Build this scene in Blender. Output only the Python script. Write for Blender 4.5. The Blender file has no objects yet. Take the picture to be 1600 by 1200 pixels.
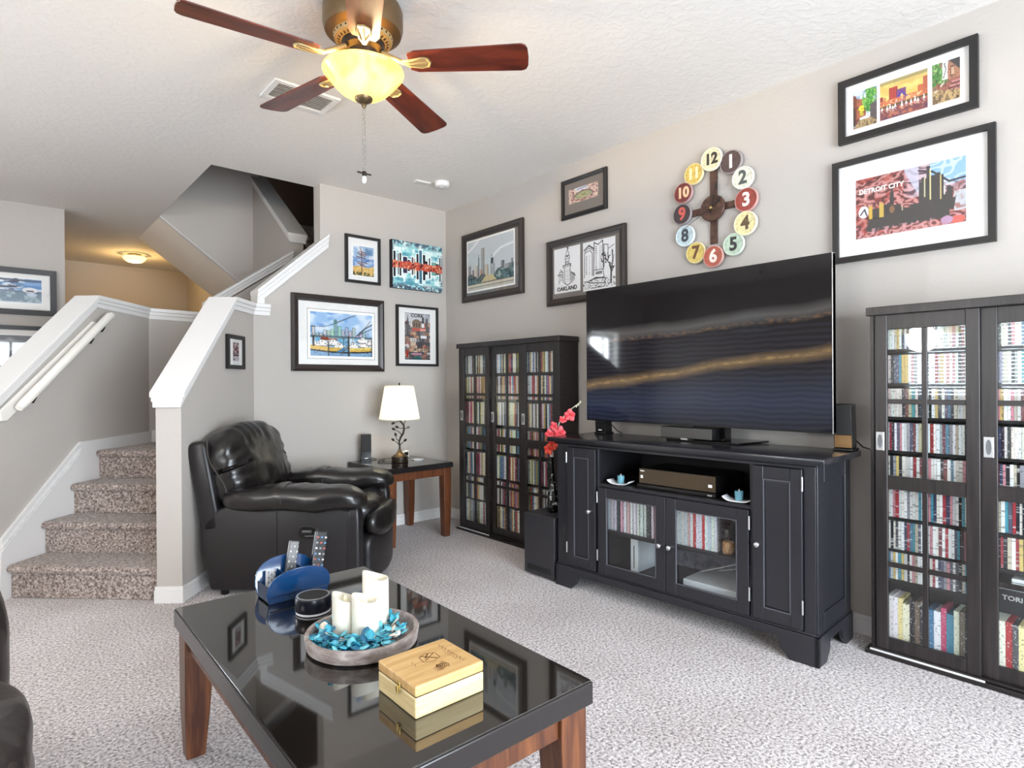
import bpy, bmesh, math, random
import numpy as np
from mathutils import Matrix, Vector, noise as mnoise

R = math.radians
rnd = random.Random(11)
nrng = np.random.default_rng(5)
scene = bpy.context.scene
C = scene.collection

# ------------------------------------------------------------------ camera, world, light, exposure
def lin(c):
    c = c / 255.0
    return c / 12.92 if c <= 0.04045 else ((c + 0.055) / 1.055) ** 2.4
def rgb(r, g, b):
    return (lin(r), lin(g), lin(b), 1.0)

CAM_Z = 1.196
yaw, pitch, roll = R(41.398), R(-0.124), R(-0.364)
fw = Vector((math.sin(yaw) * math.cos(pitch), math.cos(yaw) * math.cos(pitch), math.sin(pitch)))
r0 = Vector((math.cos(yaw), -math.sin(yaw), 0))
u0 = r0.cross(fw)
rt = math.cos(roll) * r0 + math.sin(roll) * u0
up = -math.sin(roll) * r0 + math.cos(roll) * u0
cam_d = bpy.data.cameras.new('camera')
cam = bpy.data.objects.new('camera', cam_d)
C.objects.link(cam)
mw = Matrix((rt, up, -fw)).transposed().to_4x4()
mw.translation = (0, 0, CAM_Z)
cam.matrix_world = mw
cam_d.sensor_width = 36
cam_d.lens = 36 * 927.26 / 1600
cam_d.clip_start = 0.02
scene.camera = cam

w = bpy.data.worlds.new('sky')
scene.world = w
w.use_nodes = True
nt = w.node_tree
bg = nt.nodes['Background']
sky = nt.nodes.new('ShaderNodeTexSky')
sky.sky_type = 'NISHITA'
sky.sun_elevation = R(48)
sky.sun_rotation = R(60)
sky.sun_disc = False
nt.links.new(sky.outputs[0], bg.inputs[0])
bg.inputs[1].default_value = 0.16

def area(name, loc, rot, sx, sy, power, col):
    d = bpy.data.lights.new(name, 'AREA')
    d.shape = 'RECTANGLE'; d.size = sx; d.size_y = sy
    d.energy = power; d.color = col
    o = bpy.data.objects.new(name, d)
    o.location = loc; o.rotation_euler = rot
    C.objects.link(o)
    return o
def point(name, loc, power, col, rad=0.03):
    d = bpy.data.lights.new(name, 'POINT')
    d.energy = power; d.color = col; d.shadow_soft_size = rad
    o = bpy.data.objects.new(name, d); o.location = loc
    C.objects.link(o)
    return o
COOL = (0.86, 0.93, 1.0)
WARM = (1.0, 0.78, 0.50)
# daylight entering by the glazed doors behind the camera and the windows of the left wall
area('daylight_patio', (0.9, -2.85, 1.15), (R(90), 0, 0), 3.4, 2.1, 440, (0.82, 0.91, 1.0))
area('daylight_left', (-3.45, 1.47, 1.53), (R(90), 0, R(-90)), 2.0, 1.2, 170, (0.78, 0.89, 1.0))
area('daylight_entry', (-2.15, 6.75, 1.27), (R(90), 0, R(180)), 0.8, 1.4, 320, COOL)
point('chandelier_bulbs', (-2.0, 1.95, 1.66), 50, (1.0, 0.9, 0.78), 0.15)
point('fan_bulb', (1.14, 2.185, 2.448), 105, (1.0, 0.74, 0.42), 0.03)
point('table_lamp_bulb', (2.41, 4.06, 1.04), 15, (1.0, 0.78, 0.52), 0.03)
point('hall_bulb', (1.30, 8.20, 2.60), 10, (1.0, 0.62, 0.22), 0.05)

vs = scene.view_settings
vs.view_transform = 'Standard'
vs.look = 'None'
vs.gamma = 1.0
vs.exposure = 0.28
try:
    vs.use_curve_mapping = False
except Exception:
    pass
cy = scene.cycles
cy.max_bounces = 8
cy.diffuse_bounces = 5
cy.glossy_bounces = 4
cy.transparent_max_bounces = 12
cy.caustics_reflective = False
cy.caustics_refractive = False
cy.sample_clamp_indirect = 6.0
cy.use_denoising = True

# ------------------------------------------------------------------ mesh helpers
class MB:
    def __init__(s):
        s.v = []; s.f = []; s.m = Matrix.Identity(4)
    def add(s, vs_, fs):
        b = len(s.v)
        s.v += [tuple(s.m @ Vector(p)) for p in vs_]
        s.f += [tuple(b + i for i in f) for f in fs]
        return s
    def box(s, x0, x1, y0, y1, z0, z1):
        return s.add([(x0, y0, z0), (x1, y0, z0), (x1, y1, z0), (x0, y1, z0), (x0, y0, z1), (x1, y0, z1), (x1, y1, z1), (x0, y1, z1)],
                     [(0, 3, 2, 1), (4, 5, 6, 7), (0, 1, 5, 4), (1, 2, 6, 5), (2, 3, 7, 6), (3, 0, 4, 7)])
    def hexa(s, bot, top):            # bottom quad and top quad, counter-clockwise from above
        return s.add(list(bot) + list(top), [(0, 3, 2, 1), (4, 5, 6, 7), (0, 1, 5, 4), (1, 2, 6, 5), (2, 3, 7, 6), (3, 0, 4, 7)])
    def prism(s, poly, c0, c1, axes='xz'):   # 2-D polygon extruded along the remaining axis
        n = len(poly)
        def P(a, b, c):
            return {'xz': (a, c, b), 'xy': (a, b, c), 'yz': (c, a, b)}[axes]
        vs_ = [P(a, b, c0) for a, b in poly] + [P(a, b, c1) for a, b in poly]
        fs = [tuple(range(n)), tuple(range(2 * n - 1, n - 1, -1))] + [(i, i + n, (i + 1) % n + n, (i + 1) % n) for i in range(n)]
        return s.add(vs_, fs)
    def lathe(s, prof, n=24, cx=0, cy=0, cap=True):
        vs_ = []; fs = []
        for r, z in prof:
            for i in range(n):
                a = 2 * math.pi * i / n
                vs_.append((cx + r * math.cos(a), cy + r * math.sin(a), z))
        for j in range(len(prof) - 1):
            for i in range(n):
                k = (i + 1) % n
                fs.append((j * n + i, j * n + k, (j + 1) * n + k, (j + 1) * n + i))
        if cap:
            fs.append(tuple(range(n - 1, -1, -1)))
            fs.append(tuple((len(prof) - 1) * n + i for i in range(n)))
        return s.add(vs_, fs)
    def tube(s, pts, rad, n=8):
        pts = [Vector(p) for p in pts]
        rs = rad if isinstance(rad, (list, tuple)) else [rad] * len(pts)
        vs_ = []; fs = []
        ref = None
        for i, p in enumerate(pts):
            t = (pts[min(i + 1, len(pts) - 1)] - pts[max(i - 1, 0)]).normalized()
            if ref is None:
                ref = t.orthogonal().normalized()
            ref = (ref - t * ref.dot(t)).normalized()
            b = t.cross(ref)
            for k in range(n):
                a = 2 * math.pi * k / n
                vs_.append(p + (ref * math.cos(a) + b * math.sin(a)) * rs[i])
        for i in range(len(pts) - 1):
            for k in range(n):
                q = (k + 1) % n
                fs.append((i * n + k, i * n + q, (i + 1) * n + q, (i + 1) * n + k))
        fs.append(tuple(range(n - 1, -1, -1)))
        fs.append(tuple((len(pts) - 1) * n + k for k in range(n)))
        return s.add(vs_, fs)
    def cushion(s, c, d, k=4.0, n=14, amp=0.0, fr=6.0, seed=0, shape=None):
        """rounded soft box centred at c with half sizes d; superquadric of power k, wrinkled by noise"""
        idx = {}; vs_ = []; fs = []
        def vert(p):
            key = tuple(round(q, 5) for q in p)
            if key not in idx:
                l = sum(abs(q) ** k for q in p) ** (1 / k)
                u = Vector(p) / l
                q = Vector((u[0] * d[0], u[1] * d[1], u[2] * d[2]))
                if shape:
                    q = Vector(shape(q, u))
                if amp:
                    nn = mnoise.noise(Vector(((q.x + seed) * fr, q.y * fr, q.z * fr))) + 0.5 * mnoise.noise(Vector(((q.x + seed) * fr * 2.3, q.y * fr * 2.3, q.z * fr * 2.3)))
                    q = q + u.normalized() * (amp * nn)
                idx[key] = len(vs_)
                vs_.append((q[0] + c[0], q[1] + c[1], q[2] + c[2]))
            return idx[key]
        for ax in range(3):
            for sg in (-1, 1):
                for i in range(n):
                    for j in range(n):
                        def P(a, b):
                            p = [0, 0, 0]
                            p[ax] = sg; p[(ax + 1) % 3] = -1 + 2 * a / n; p[(ax + 2) % 3] = -1 + 2 * b / n
                            return vert(p)
                        f = [P(i, j), P(i + 1, j), P(i + 1, j + 1), P(i, j + 1)]
                        fs.append(tuple(f if sg > 0 else f[::-1]))
        return s.add(vs_, fs)
    def mesh(s, name, bevel=0.0, seg=2, smooth=None, weld=False):
        me = bpy.data.meshes.new(name)
        me.from_pydata(s.v, [], s.f)
        if bevel or weld:
            bm = bmesh.new(); bm.from_mesh(me)
            if weld:
                bmesh.ops.remove_doubles(bm, verts=bm.verts, dist=1e-5)
            if bevel:
                bm.normal_update()
                es = [e for e in bm.edges if len(e.link_faces) == 2 and e.calc_face_angle(0) > 0.5]
                bmesh.ops.bevel(bm, geom=es, offset=bevel, segments=seg, affect='EDGES', profile=0.5, clamp_overlap=True)
            bm.to_mesh(me); bm.free()
        if smooth is not None:
            me.polygons.foreach_set('use_smooth', [True] * len(me.polygons))
            if smooth < 180:
                me.set_sharp_from_angle(angle=R(smooth))
        me.update()
        return me
    def build(s, name, mat_, parent=None, bevel=0.0, seg=2, smooth=None, weld=False, loc=None):
        me = s.mesh(name, bevel, seg, smooth, weld)
        if mat_ is not None:
            me.materials.append(mat_)
        return link(name, me, parent, loc)

def link(name, me, parent=None, loc=None, rz=None):
    o = bpy.data.objects.new(name, me)
    C.objects.link(o)
    if parent is not None:
        o.parent = parent
    if loc is not None:
        o.location = loc
    if rz is not None:
        o.rotation_euler = (0, 0, rz)
    return o
def tag(o, label, cat, group=None, kind=None):
    o['label'] = label; o['category'] = cat
    if group: o['group'] = group
    if kind: o['kind'] = kind
    return o
def thing(name, label, cat, loc=(0, 0, 0), rz=0.0, group=None):
    o = bpy.data.objects.new(name, None)
    o.empty_display_size = 0.1
    C.objects.link(o)
    o.location = loc; o.rotation_euler = (0, 0, rz)
    return tag(o, label, cat, group)
def struct(o):
    o['kind'] = 'structure'
    return o
def copy_tree(o, parent=None):
    c = o.copy(); C.objects.link(c)
    c.parent = parent
    for ch in list(o.children):
        copy_tree(ch, c)
    return c
_txt = {}
def text_mesh(body, size, depth=0.0015, bold=0.0):
    key = (body, size, depth, bold)
    if key in _txt: return _txt[key]
    cu = bpy.data.curves.new('lettering', 'FONT')
    cu.body = body; cu.size = size; cu.extrude = depth; cu.offset = bold
    cu.align_x = 'CENTER'; cu.align_y = 'CENTER'
    cu.resolution_u = 3
    ob = bpy.data.objects.new('lettering', cu)
    C.objects.link(ob)
    bpy.context.view_layer.update()
    me = bpy.data.meshes.new_from_object(ob.evaluated_get(bpy.context.evaluated_depsgraph_get()))
    bpy.data.objects.remove(ob)
    me.transform(Matrix.Rotation(R(90), 4, 'X'))
    _txt[key] = me
    return me
def lettering(body, size, mat_, parent, loc, sx=1.0, bold=0.0, name='lettering', rx=0.0):
    me = text_mesh(body, size, 0.0008, bold).copy()
    me.materials.clear(); me.materials.append(mat_)
    o = link(name, me, parent, loc)
    o.scale = (sx, 1, 1)
    o.rotation_euler = (rx, 0, 0)
    return o

# ------------------------------------------------------------------ materials
_m = {}
def mat(name, col, rough=0.5, metal=0.0, spec=0.5, coat=0.0, bump=None, mix=None, emit=None, grain=None, sheen=0):
    """bump=(scale, strength, distance)  mix=(colour2, scale, low, high)  grain=(colour2, scale xyz)"""
    if name in _m: return _m[name]
    m = bpy.data.materials.new(name); m.use_nodes = True
    t = m.node_tree; N = t.nodes; L = t.links
    b = N['Principled BSDF']
    b.inputs['Base Color'].default_value = col
    b.inputs['Roughness'].default_value = rough
    b.inputs['Metallic'].default_value = metal
    b.inputs['Specular IOR Level'].default_value = spec
    b.inputs['Coat Weight'].default_value = coat
    b.inputs['Coat Roughness'].default_value = 0.08
    tc = N.new('ShaderNodeTexCoord')
    if mix or grain:
        nz = N.new('ShaderNodeTexNoise'); nz.inputs['Detail'].default_value = 4
        rp = N.new('ShaderNodeValToRGB')
        if grain:
            mp = N.new('ShaderNodeMapping'); mp.inputs['Scale'].default_value = grain[1]
            L.new(tc.outputs['Object'], mp.inputs[0]); L.new(mp.outputs[0], nz.inputs[0])
            nz.inputs['Scale'].default_value = 1.0; nz.inputs['Distortion'].default_value = 0.6
            c2, lo, hi = grain[0], 0.35, 0.68
        else:
            L.new(tc.outputs['Object'], nz.inputs[0])
            nz.inputs['Scale'].default_value = mix[1]
            c2, lo, hi = mix[0], mix[2], mix[3]
        rp.color_ramp.elements[0].position = lo; rp.color_ramp.elements[1].position = hi
        rp.color_ramp.elements[0].color = col; rp.color_ramp.elements[1].color = c2
        L.new(nz.outputs[0], rp.inputs[0]); L.new(rp.outputs[0], b.inputs['Base Color'])
    if bump:
        n2 = N.new('ShaderNodeTexNoise'); n2.inputs['Scale'].default_value = bump[0]; n2.inputs['Detail'].default_value = 3
        L.new(tc.outputs['Object'], n2.inputs[0])
        bp = N.new('ShaderNodeBump'); bp.inputs['Strength'].default_value = bump[1]; bp.inputs['Distance'].default_value = bump[2]
        L.new(n2.outputs[0], bp.inputs['Height']); L.new(bp.outputs[0], b.inputs['Normal'])
    if emit:
        b.inputs['Emission Color'].default_value = emit[0]
        b.inputs['Emission Strength'].default_value = emit[1]
    _m[name] = m
    return m
def glass_mat(name, tint=(1, 1, 1, 1), refl=1.0):
    m = bpy.data.materials.new(name); m.use_nodes = True
    t = m.node_tree; N = t.nodes; L = t.links
    N.remove(N['Principled BSDF'])
    tr = N.new('ShaderNodeBsdfTransparent'); tr.inputs[0].default_value = tint
    gl = N.new('ShaderNodeBsdfGlossy'); gl.inputs['Roughness'].default_value = 0.015
    fr = N.new('ShaderNodeFresnel'); fr.inputs[0].default_value = 1.5
    mu = N.new('ShaderNodeMath'); mu.operation = 'MULTIPLY'; mu.inputs[1].default_value = refl
    mx = N.new('ShaderNodeMixShader')
    ge = N.new('ShaderNodeNewGeometry'); io = N.new('ShaderNodeMix'); io.inputs[2].default_value = 1.5; io.inputs[3].default_value = 1 / 1.5
    L.new(ge.outputs['Backfacing'], io.inputs[0]); L.new(io.outputs[0], fr.inputs[0])   # both faces of a thin pane reflect alike
    L.new(fr.outputs[0], mu.inputs[0]); L.new(mu.outputs[0], mx.inputs[0])
    L.new(tr.outputs[0], mx.inputs[1]); L.new(gl.outputs[0], mx.inputs[2])
    L.new(mx.outputs[0], N['Material Output'].inputs[0])
    return m
def attr_mat(name, rough=0.6, spec=0.3):
    m = bpy.data.materials.new(name); m.use_nodes = True
    t = m.node_tree
    a = t.nodes.new('ShaderNodeAttribute'); a.attribute_name = 'paint'
    b = t.nodes['Principled BSDF']
    b.inputs['Roughness'].default_value = rough; b.inputs['Specular IOR Level'].default_value = spec
    t.links.new(a.outputs['Color'], b.inputs['Base Color'])
    return m

WALL = mat('wall_paint', rgb(184, 178, 172), 0.75, spec=0.25, bump=(55, 0.25, 0.004))
CEIL = mat('ceiling_texture', rgb(226, 222, 217), 0.85, spec=0.2)
TRIM = mat('white_trim_paint', rgb(226, 224, 222), 0.35, spec=0.5)
RAILP = mat('handrail_paint', rgb(236, 232, 224), 0.35, spec=0.5)
DARKF = mat('black_frame', rgb(26, 24, 24), 0.42, spec=0.5)
BROWNF = mat('dark_brown_frame', rgb(44, 36, 33), 0.38, spec=0.5)
MATB = mat('white_mat_board', rgb(238, 236, 233), 0.8)
GREYMB = mat('taupe_mat_board', rgb(118, 110, 104), 0.8)
ESPR = mat('espresso_wood', rgb(24, 20, 20), 0.33, spec=0.5, grain=(rgb(34, 29, 29), (6, 6, 90)), bump=(30, 0.1, 0.001))
ESPG = mat('espresso_wood_grain', rgb(26, 22, 22), 0.36, spec=0.5, grain=(rgb(46, 40, 39), (70, 40, 3)), bump=(60, 0.15, 0.001))
INNER = mat('cabinet_interior', rgb(30, 27, 27), 0.6, spec=0.3)
SILV = mat('brushed_silver', rgb(205, 205, 205), 0.3, metal=0.9)
CHROME = mat('chrome', rgb(225, 225, 225), 0.15, metal=1.0)
STAND = mat('charcoal_black_paint', rgb(33, 33, 38), 0.34, spec=0.5)
STANDI = mat('stand_interior', rgb(24, 23, 26), 0.55, spec=0.3)
CARPREFL = mat('carpet_reflection_back', rgb(112, 112, 130), 0.9, mix=(rgb(146, 146, 168), 40, .4, .6))  # carpet reflection of the stand's glass doors, painted onto the back panel
LEATH = mat('black_leather', rgb(20, 17, 17), 0.30, spec=0.5, coat=0.15, bump=(22, 0.35, 0.006))
LEATHP = mat('black_leather_panel', rgb(24, 21, 23), 0.40, spec=0.5, bump=(90, 0.12, 0.002))
BLACKP = mat('black_plastic', rgb(14, 14, 15), 0.25)
BLACKG = mat('gloss_black', rgb(6, 6, 7), 0.06, spec=0.6)
GRILL = mat('speaker_grille', rgb(30, 29, 29), 0.7, bump=(400, .5, .001))
WOODB = mat('warm_brown_wood', rgb(76, 40, 24), 0.36, spec=0.5, grain=(rgb(110, 64, 35), (40, 40, 4)))
CHERRY = mat('cherry_blade_wood', rgb(70, 26, 18), 0.32, spec=0.5, grain=(rgb(112, 46, 28), (5, 26, 20)), coat=0.2)
BRONZE = mat('antique_bronze', rgb(112, 92, 66), 0.38, metal=0.75)
BRONZD = mat('dark_bronze', rgb(48, 38, 30), 0.4, metal=0.6)
CREAMB = mat('cream_carving', rgb(158, 136, 92), 0.4, metal=0.3)
GLASS = glass_mat('clear_glass')
PICGL = glass_mat('picture_glass', refl=0.8)
CABGL = glass_mat('cabinet_glass', (0.97, 0.985, 0.985, 1), refl=1.0)
PAINT = attr_mat('printed_art')
WHP = mat('white_plastic', rgb(232, 236, 240), .3)
INK = mat('black_ink', rgb(22, 22, 22), 0.7)
WHITEINK = mat('white_ink', rgb(236, 234, 230), 0.7)
def emis(name, col, st, base=None):
    return mat(name, base or col, 0.5, emit=(col, st))

# ceiling: knock-down plaster relief
def _ceil():
    t = CEIL.node_tree; N = t.nodes; L = t.links
    tc = N.new('ShaderNodeTexCoord')
    nz = N.new('ShaderNodeTexNoise'); nz.inputs['Scale'].default_value = 26; nz.inputs['Detail'].default_value = 4; nz.inputs['Distortion'].default_value = 0.7
    rp = N.new('ShaderNodeValToRGB'); rp.color_ramp.elements[0].position = 0.42; rp.color_ramp.elements[1].position = 0.60
    bp = N.new('ShaderNodeBump'); bp.inputs['Strength'].default_value = 0.2; bp.inputs['Distance'].default_value = 0.005
    L.new(tc.outputs['Object'], nz.inputs[0]); L.new(nz.outputs[0], rp.inputs[0])
    L.new(rp.outputs[0], bp.inputs['Height']); L.new(bp.outputs[0], N['Principled BSDF'].inputs['Normal'])
_ceil()
# carpet: speckled cut pile
def carpet(name, c1, c2, c3, sc):
    m = bpy.data.materials.new(name); m.use_nodes = True
    t = m.node_tree; N = t.nodes; L = t.links
    b = N['Principled BSDF']; b.inputs['Roughness'].default_value = 0.95; b.inputs['Specular IOR Level'].default_value = 0.1
    b.inputs['Sheen Weight'].default_value = 0.25
    tc = N.new('ShaderNodeTexCoord')
    nz = N.new('ShaderNodeTexNoise'); nz.inputs['Scale'].default_value = sc; nz.inputs['Detail'].default_value = 3; nz.inputs['Roughness'].default_value = 0.7
    rp = N.new('ShaderNodeValToRGB')
    e = rp.color_ramp.elements
    e[0].position = 0.36; e[0].color = c1; e[1].position = 0.66; e[1].color = c3
    k = e.new(0.5); k.color = c2
    L.new(tc.outputs['Object'], nz.inputs[0]); L.new(nz.outputs[0], rp.inputs[0])
    big = N.new('ShaderNodeTexNoise'); big.inputs['Scale'].default_value = 2.2; big.inputs['Detail'].default_value = 3
    L.new(tc.outputs['Object'], big.inputs[0])
    r2 = N.new('ShaderNodeValToRGB'); r2.color_ramp.elements[0].position = .35; r2.color_ramp.elements[1].position = .65
    r2.color_ramp.elements[0].color = (.86, .84, .83, 1); r2.color_ramp.elements[1].color = (1, 1, 1, 1)
    L.new(big.outputs[0], r2.inputs[0])
    mx = N.new('ShaderNodeMix'); mx.data_type = 'RGBA'; mx.blend_type = 'MULTIPLY'; mx.inputs[0].default_value = 1
    L.new(rp.outputs[0], mx.inputs[6]); L.new(r2.outputs[0], mx.inputs[7]); L.new(mx.outputs[2], b.inputs['Base Color'])
    bp = N.new('ShaderNodeBump'); bp.inputs['Strength'].default_value = 0.6; bp.inputs['Distance'].default_value = 0.008
    L.new(nz.outputs[0], bp.inputs['Height']); L.new(bp.outputs[0], b.inputs['Normal'])
    return m
CARP = carpet('carpet_pile', rgb(112, 104, 105), rgb(204, 196, 196), rgb(245, 241, 240), 92)
CARPS = carpet('stair_carpet_pile', rgb(92, 80, 75), rgb(152, 138, 131), rgb(206, 194, 187), 80)
# ------------------------------------------------------------------ the setting
XW, YW, ZC = 3.094, 4.40, 2.74
o = MB().box(-3.32, 3.3, -2.72, 9.3, -0.1, 0).build('floor', CARP); struct(o)
cb = MB()
cb.box(-3.32, 1.18, -2.72, 9.3, ZC, ZC + .16)
cb.box(1.18, 3.3, -2.72, YW + .115, ZC, ZC + .16)
cb.box(1.18, 3.3, 6.25, 9.3, ZC, ZC + .16)
struct(cb.build('ceiling', CEIL))

# right wall (television wall)
struct(MB().box(XW, XW + .12, -2.72, 9.3, 0, ZC + .1).build('wall_right', WALL))
# back wall with the stair opening cut out of its left end
struct(MB().prism([(1.42, 0), (3.10, 0), (3.10, ZC + .1), (1.92, ZC + .1), (1.92, 2.22), (1.47, 1.81), (1.42, 1.70)], YW, YW + .115).build('wall_back', WALL))
# half wall that runs at an angle from the back wall out to the newel post
A_RZ = math.atan2(.765, .644); A_L = .968
aw = thing('wall_stair_side', '', '', (0.796, 3.66, 0), A_RZ)
for k in ('label', 'category'): del aw[k]
struct(aw)
struct(MB().prism([(0, 0), (A_L + .06, 0), (A_L + .06, 1.70), (.655, 1.70), (0, 1.10)], 0, .13).build('half_wall', WALL, aw))
def cap(name, path, w0, w1, parent, axes='xz', th=.028, mold=.055, end_over=.0):
    """white cap board and stepped moulding that follow a path of (along, z) points"""
    P = path
    def low(d):
        return [(a, z - d) for a, z in P]
    m = MB()
    sg = 1 if w1 > w0 else -1
    m.prism(P + low(th)[::-1], w0, w1, axes)
    m2 = MB()
    m2.prism(low(th) + low(th + mold * .45)[::-1], w0 + sg * .010, w1 - sg * .010, axes)
    m2.prism(low(th + mold * .45) + low(th + mold)[::-1], w0 + sg * .018, w1 - sg * .018, axes)
    c = m.build(name, TRIM, parent, bevel=.004); m2.build('cap_moulding', TRIM, c, bevel=.003)
    return struct(c)
cap('trim_1', [(-.03, 1.155), (.645, 1.775), (A_L, 1.775)], -.03, .16, aw)
MB().box(-.012, .005, -.004, .134, 0, 1.07).build('newel_face', WALL, aw)
# same level cap carried a little way along the back wall
cap('trim_2', [(1.40, 1.775), (1.535, 1.775)], YW - .03, YW + .12, None)
cap('trim_3', [(1.445, 1.875), (1.985, 2.36)], YW - .03, YW + .145, None, th=.03, mold=.075)
struct(MB().box(1.455, 1.494, YW - .0165, YW + .125, 1.775, 1.875).build('trim_4', TRIM))

# stair frame: local x to the right of the flight, local y up the flight
ST_O = (0.072, 4.386, 0); ST_RZ = R(-45)
se = thing('wall_stair_left', 'x', 'x', ST_O, ST_RZ)
for k in ('label', 'category'): del se[k]
struct(se)
struct(MB().prism([(-.12, 0), (1.197, 0), (1.197, 1.72), (.67, 1.72), (-.12, 1.0)], -.13, 0, 'yz').build('low_wall', WALL, se))
cap('trim_5', [(-.14, 1.075), (.675, 1.805), (1.22, 1.785)], -.155, .025, se, 'yz')
sk = MB().prism([(-.06, 0), (-.044, .35), (.512, .829), (1.197, .842), (1.197, .5), (.6, 0)], 0, .012, 'yz').build('stair_skirt', TRIM, se)
mm = MB()
for d, wv in ((.0, .012), (.045, .008), (.07, .008)):
    mm.prism([(-.044, .352 - d), (.512, .831 - d), (.512, .831 - d - wv), (-.044, .352 - d - wv)], .012, .019, 'yz')
mm.prism([(.512, .842 - .012), (1.197, .845), (1.197, .83), (.512, .815)], .012, .019, 'yz')
mm.build('skirt_moulding', TRIM, sk)
# handrail and its backing board
bb = MB().prism([(-.06, 1.055), (.62, 1.625), (.66, 1.615), (.66, 1.58), (-.01, 1.0), (-.05, 1.0)], .002, .02, 'yz').build('rail_backing_board', RAILP, se, bevel=.006)
hr = thing('handrail', 'white painted wooden handrail on its backing board along the left stair wall', 'handrail', (0.072 + .07 * .7071, 4.386 - .07 * .7071, 0), ST_RZ)
MB().tube([(0, .005, 1.07), (0, .03, 1.09), (0, .70, 1.665), (0, .725, 1.675)], [.02, .026, .026, .02], 12).build('rail', RAILP, hr, smooth=40)
for y_, z_ in ((.12, 1.15), (.56, 1.525), (.66, 1.61)):
    MB().tube([(-.062, y_, z_ - .05), (-.02, y_, z_ - .05), (0, y_, z_ - .02)], .006, 6).build('bracket', BLACKP, hr)

stc = thing('staircase', 'x', 'x', ST_O, ST_RZ)
for k in ('label', 'category'): del stc[k]
struct(stc)
def step_profile(y0, y1, z):
    n = y0
    return [(n + .028, z - .19), (n + .028, z - .045), (n + .004, z - .042), (n - .004, z - .022), (n + .006, z - .004), (n + .022, z), (y1, z), (y1, z - .19)]
noses = [-.02, .208, .427, .642]
for i in range(3):
    MB().prism(step_profile(noses[i], noses[i + 1] + .05, .19 * (i + 1)), .013, .90, 'yz').build('stair_step', CARPS, stc, bevel=.006)
for i in range(3):   # body below the treads
    MB().box(.013, .90, noses[i + 1] + .0285, .95, .19 * i, .19 * (i + 1) - .001).build('stair_body', CARPS, stc)
MB().prism(step_profile(.642, .80, .76), .013, .86, 'yz').build('stair_step', CARPS, stc, bevel=.006)
ld = MB().prism([(.55, 4.86), (1.08, 4.33), (1.42, 4.52), (1.55, 4.52), (1.55, 5.225), (.92, 5.225)], .57, .7575, 'xy').build('stair_landing', CARPS); struct(ld)
for i in range(8):
    struct(MB().box(1.55 + .2 * i, 3.09, YW + .118, 5.23, .76 + .2 * i, .96 + .2 * i).build('stair_upper_step', CARPS))

# wall behind the second flight, its level and sloping caps
struct(MB().prism([(.85, 0), (3.10, 0), (3.10, 2.40), (2.05, 2.30), (1.34, 1.79), (1.34, 1.71), (.85, 1.71)], 5.232, 5.35).build('wall_stair_back', WALL))
cap('trim_6', [(.80, 1.785), (1.36, 1.775)], 5.207, 5.375, None)
cap('trim_7', [(1.325, 1.875), (2.03, 2.379)], 5.207, 5.375, None)
struct(MB().box(.93, 1.5, 5.22, 5.232, .76, .85).build('baseboard_landing', TRIM))
# knee wall of the third flight
struct(MB().prism([(5.24, 1.9), (5.24, 2.49), (6.19, 3.20), (6.19, 1.9)], 2.0, 2.13, 'yz').build('wall_knee', WALL))
cap('trim_8', [(5.20, 2.53), (6.25, 3.33)], 1.975, 2.155, None, 'yz')
u_ = thing('upper_handrail', 'short white end of a handrail in the dark upper stairwell', 'handrail', (2.24, 5.30, 2.42))
MB().tube([(0, 0, 0), (0, .06, .03), (0, .8, .6)], [.02, .027, .027], 10).build('rail', RAILP, u_, smooth=40)
struct(MB().prism([(1.18, ZC), (1.18, 5.2), (2.06, 5.2), (2.06, 2.065)], 6.19, 6.25).build('wall_upper_flight', WALL))
struct(MB().prism([(1.185, ZC), (2.06, 2.07), (2.06, 2.2), (1.30, ZC + .05), (1.19, ZC + .05)], 6.25, 7.26).build('ceiling_soffit', mat('soffit_paint', rgb(244, 234, 220), .7)))
struct(MB().prism([(1.185, ZC + .001), (2.06, 2.071), (2.06, 2.066), (1.18, ZC - .004)], 6.185, 6.255).build('trim_soffit_edge', TRIM))
struct(MB().box(1.10, 1.18, YW + .02, 6.19, ZC + .16, 5.2).build('wall_upper_left', WALL))
struct(MB().box(1.10, 3.3, YW, YW + .115, ZC + .16, 5.2).build('wall_upper_front', WALL))
UPD = mat('dimmed_upper_wall_paint', rgb(120, 92, 70), .8)  # dimness of the unlit stairwell put into a browner wall colour
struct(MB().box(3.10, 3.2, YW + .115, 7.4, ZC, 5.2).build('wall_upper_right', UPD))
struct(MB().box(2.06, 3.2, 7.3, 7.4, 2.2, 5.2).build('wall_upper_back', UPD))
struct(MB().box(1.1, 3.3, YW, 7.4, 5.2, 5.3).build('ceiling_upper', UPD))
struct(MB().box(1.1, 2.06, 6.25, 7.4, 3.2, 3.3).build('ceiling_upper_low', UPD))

# left part of the room and the hall beyond the stairs
def wall_with_hole(name, axis, c0, c1, u0, u1, z1, holes):
    """wall between u0..u1 with rectangular holes (ua,ub,za,zb)"""
    m = MB(); cur = u0
    def bx(a, b, za, zb):
        if b - a < 1e-4 or zb - za < 1e-4: return
        if axis == 'x': m.box(c0, c1, a, b, za, zb)
        else: m.box(a, b, c0, c1, za, zb)
    for ua, ub, za, zb in sorted(holes):
        bx(cur, ua, 0, z1); bx(ua, ub, 0, za); bx(ua, ub, zb, z1); cur = ub
    bx(cur, u1, 0, z1)
    return struct(m.build(name, WALL))
wall_with_hole('wall_left', 'x', -3.32, -3.2, -2.72, 9.3, ZC + .05, [(.5, 2.45, .95, 2.12), (4.2, 4.75, 1.95, 2.27)])
wall_with_hole('wall_behind', 'y', -2.72, -2.6, -3.2, 3.1, ZC + .05, [(-.8, 2.6, 0.02, 2.12)])
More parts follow.
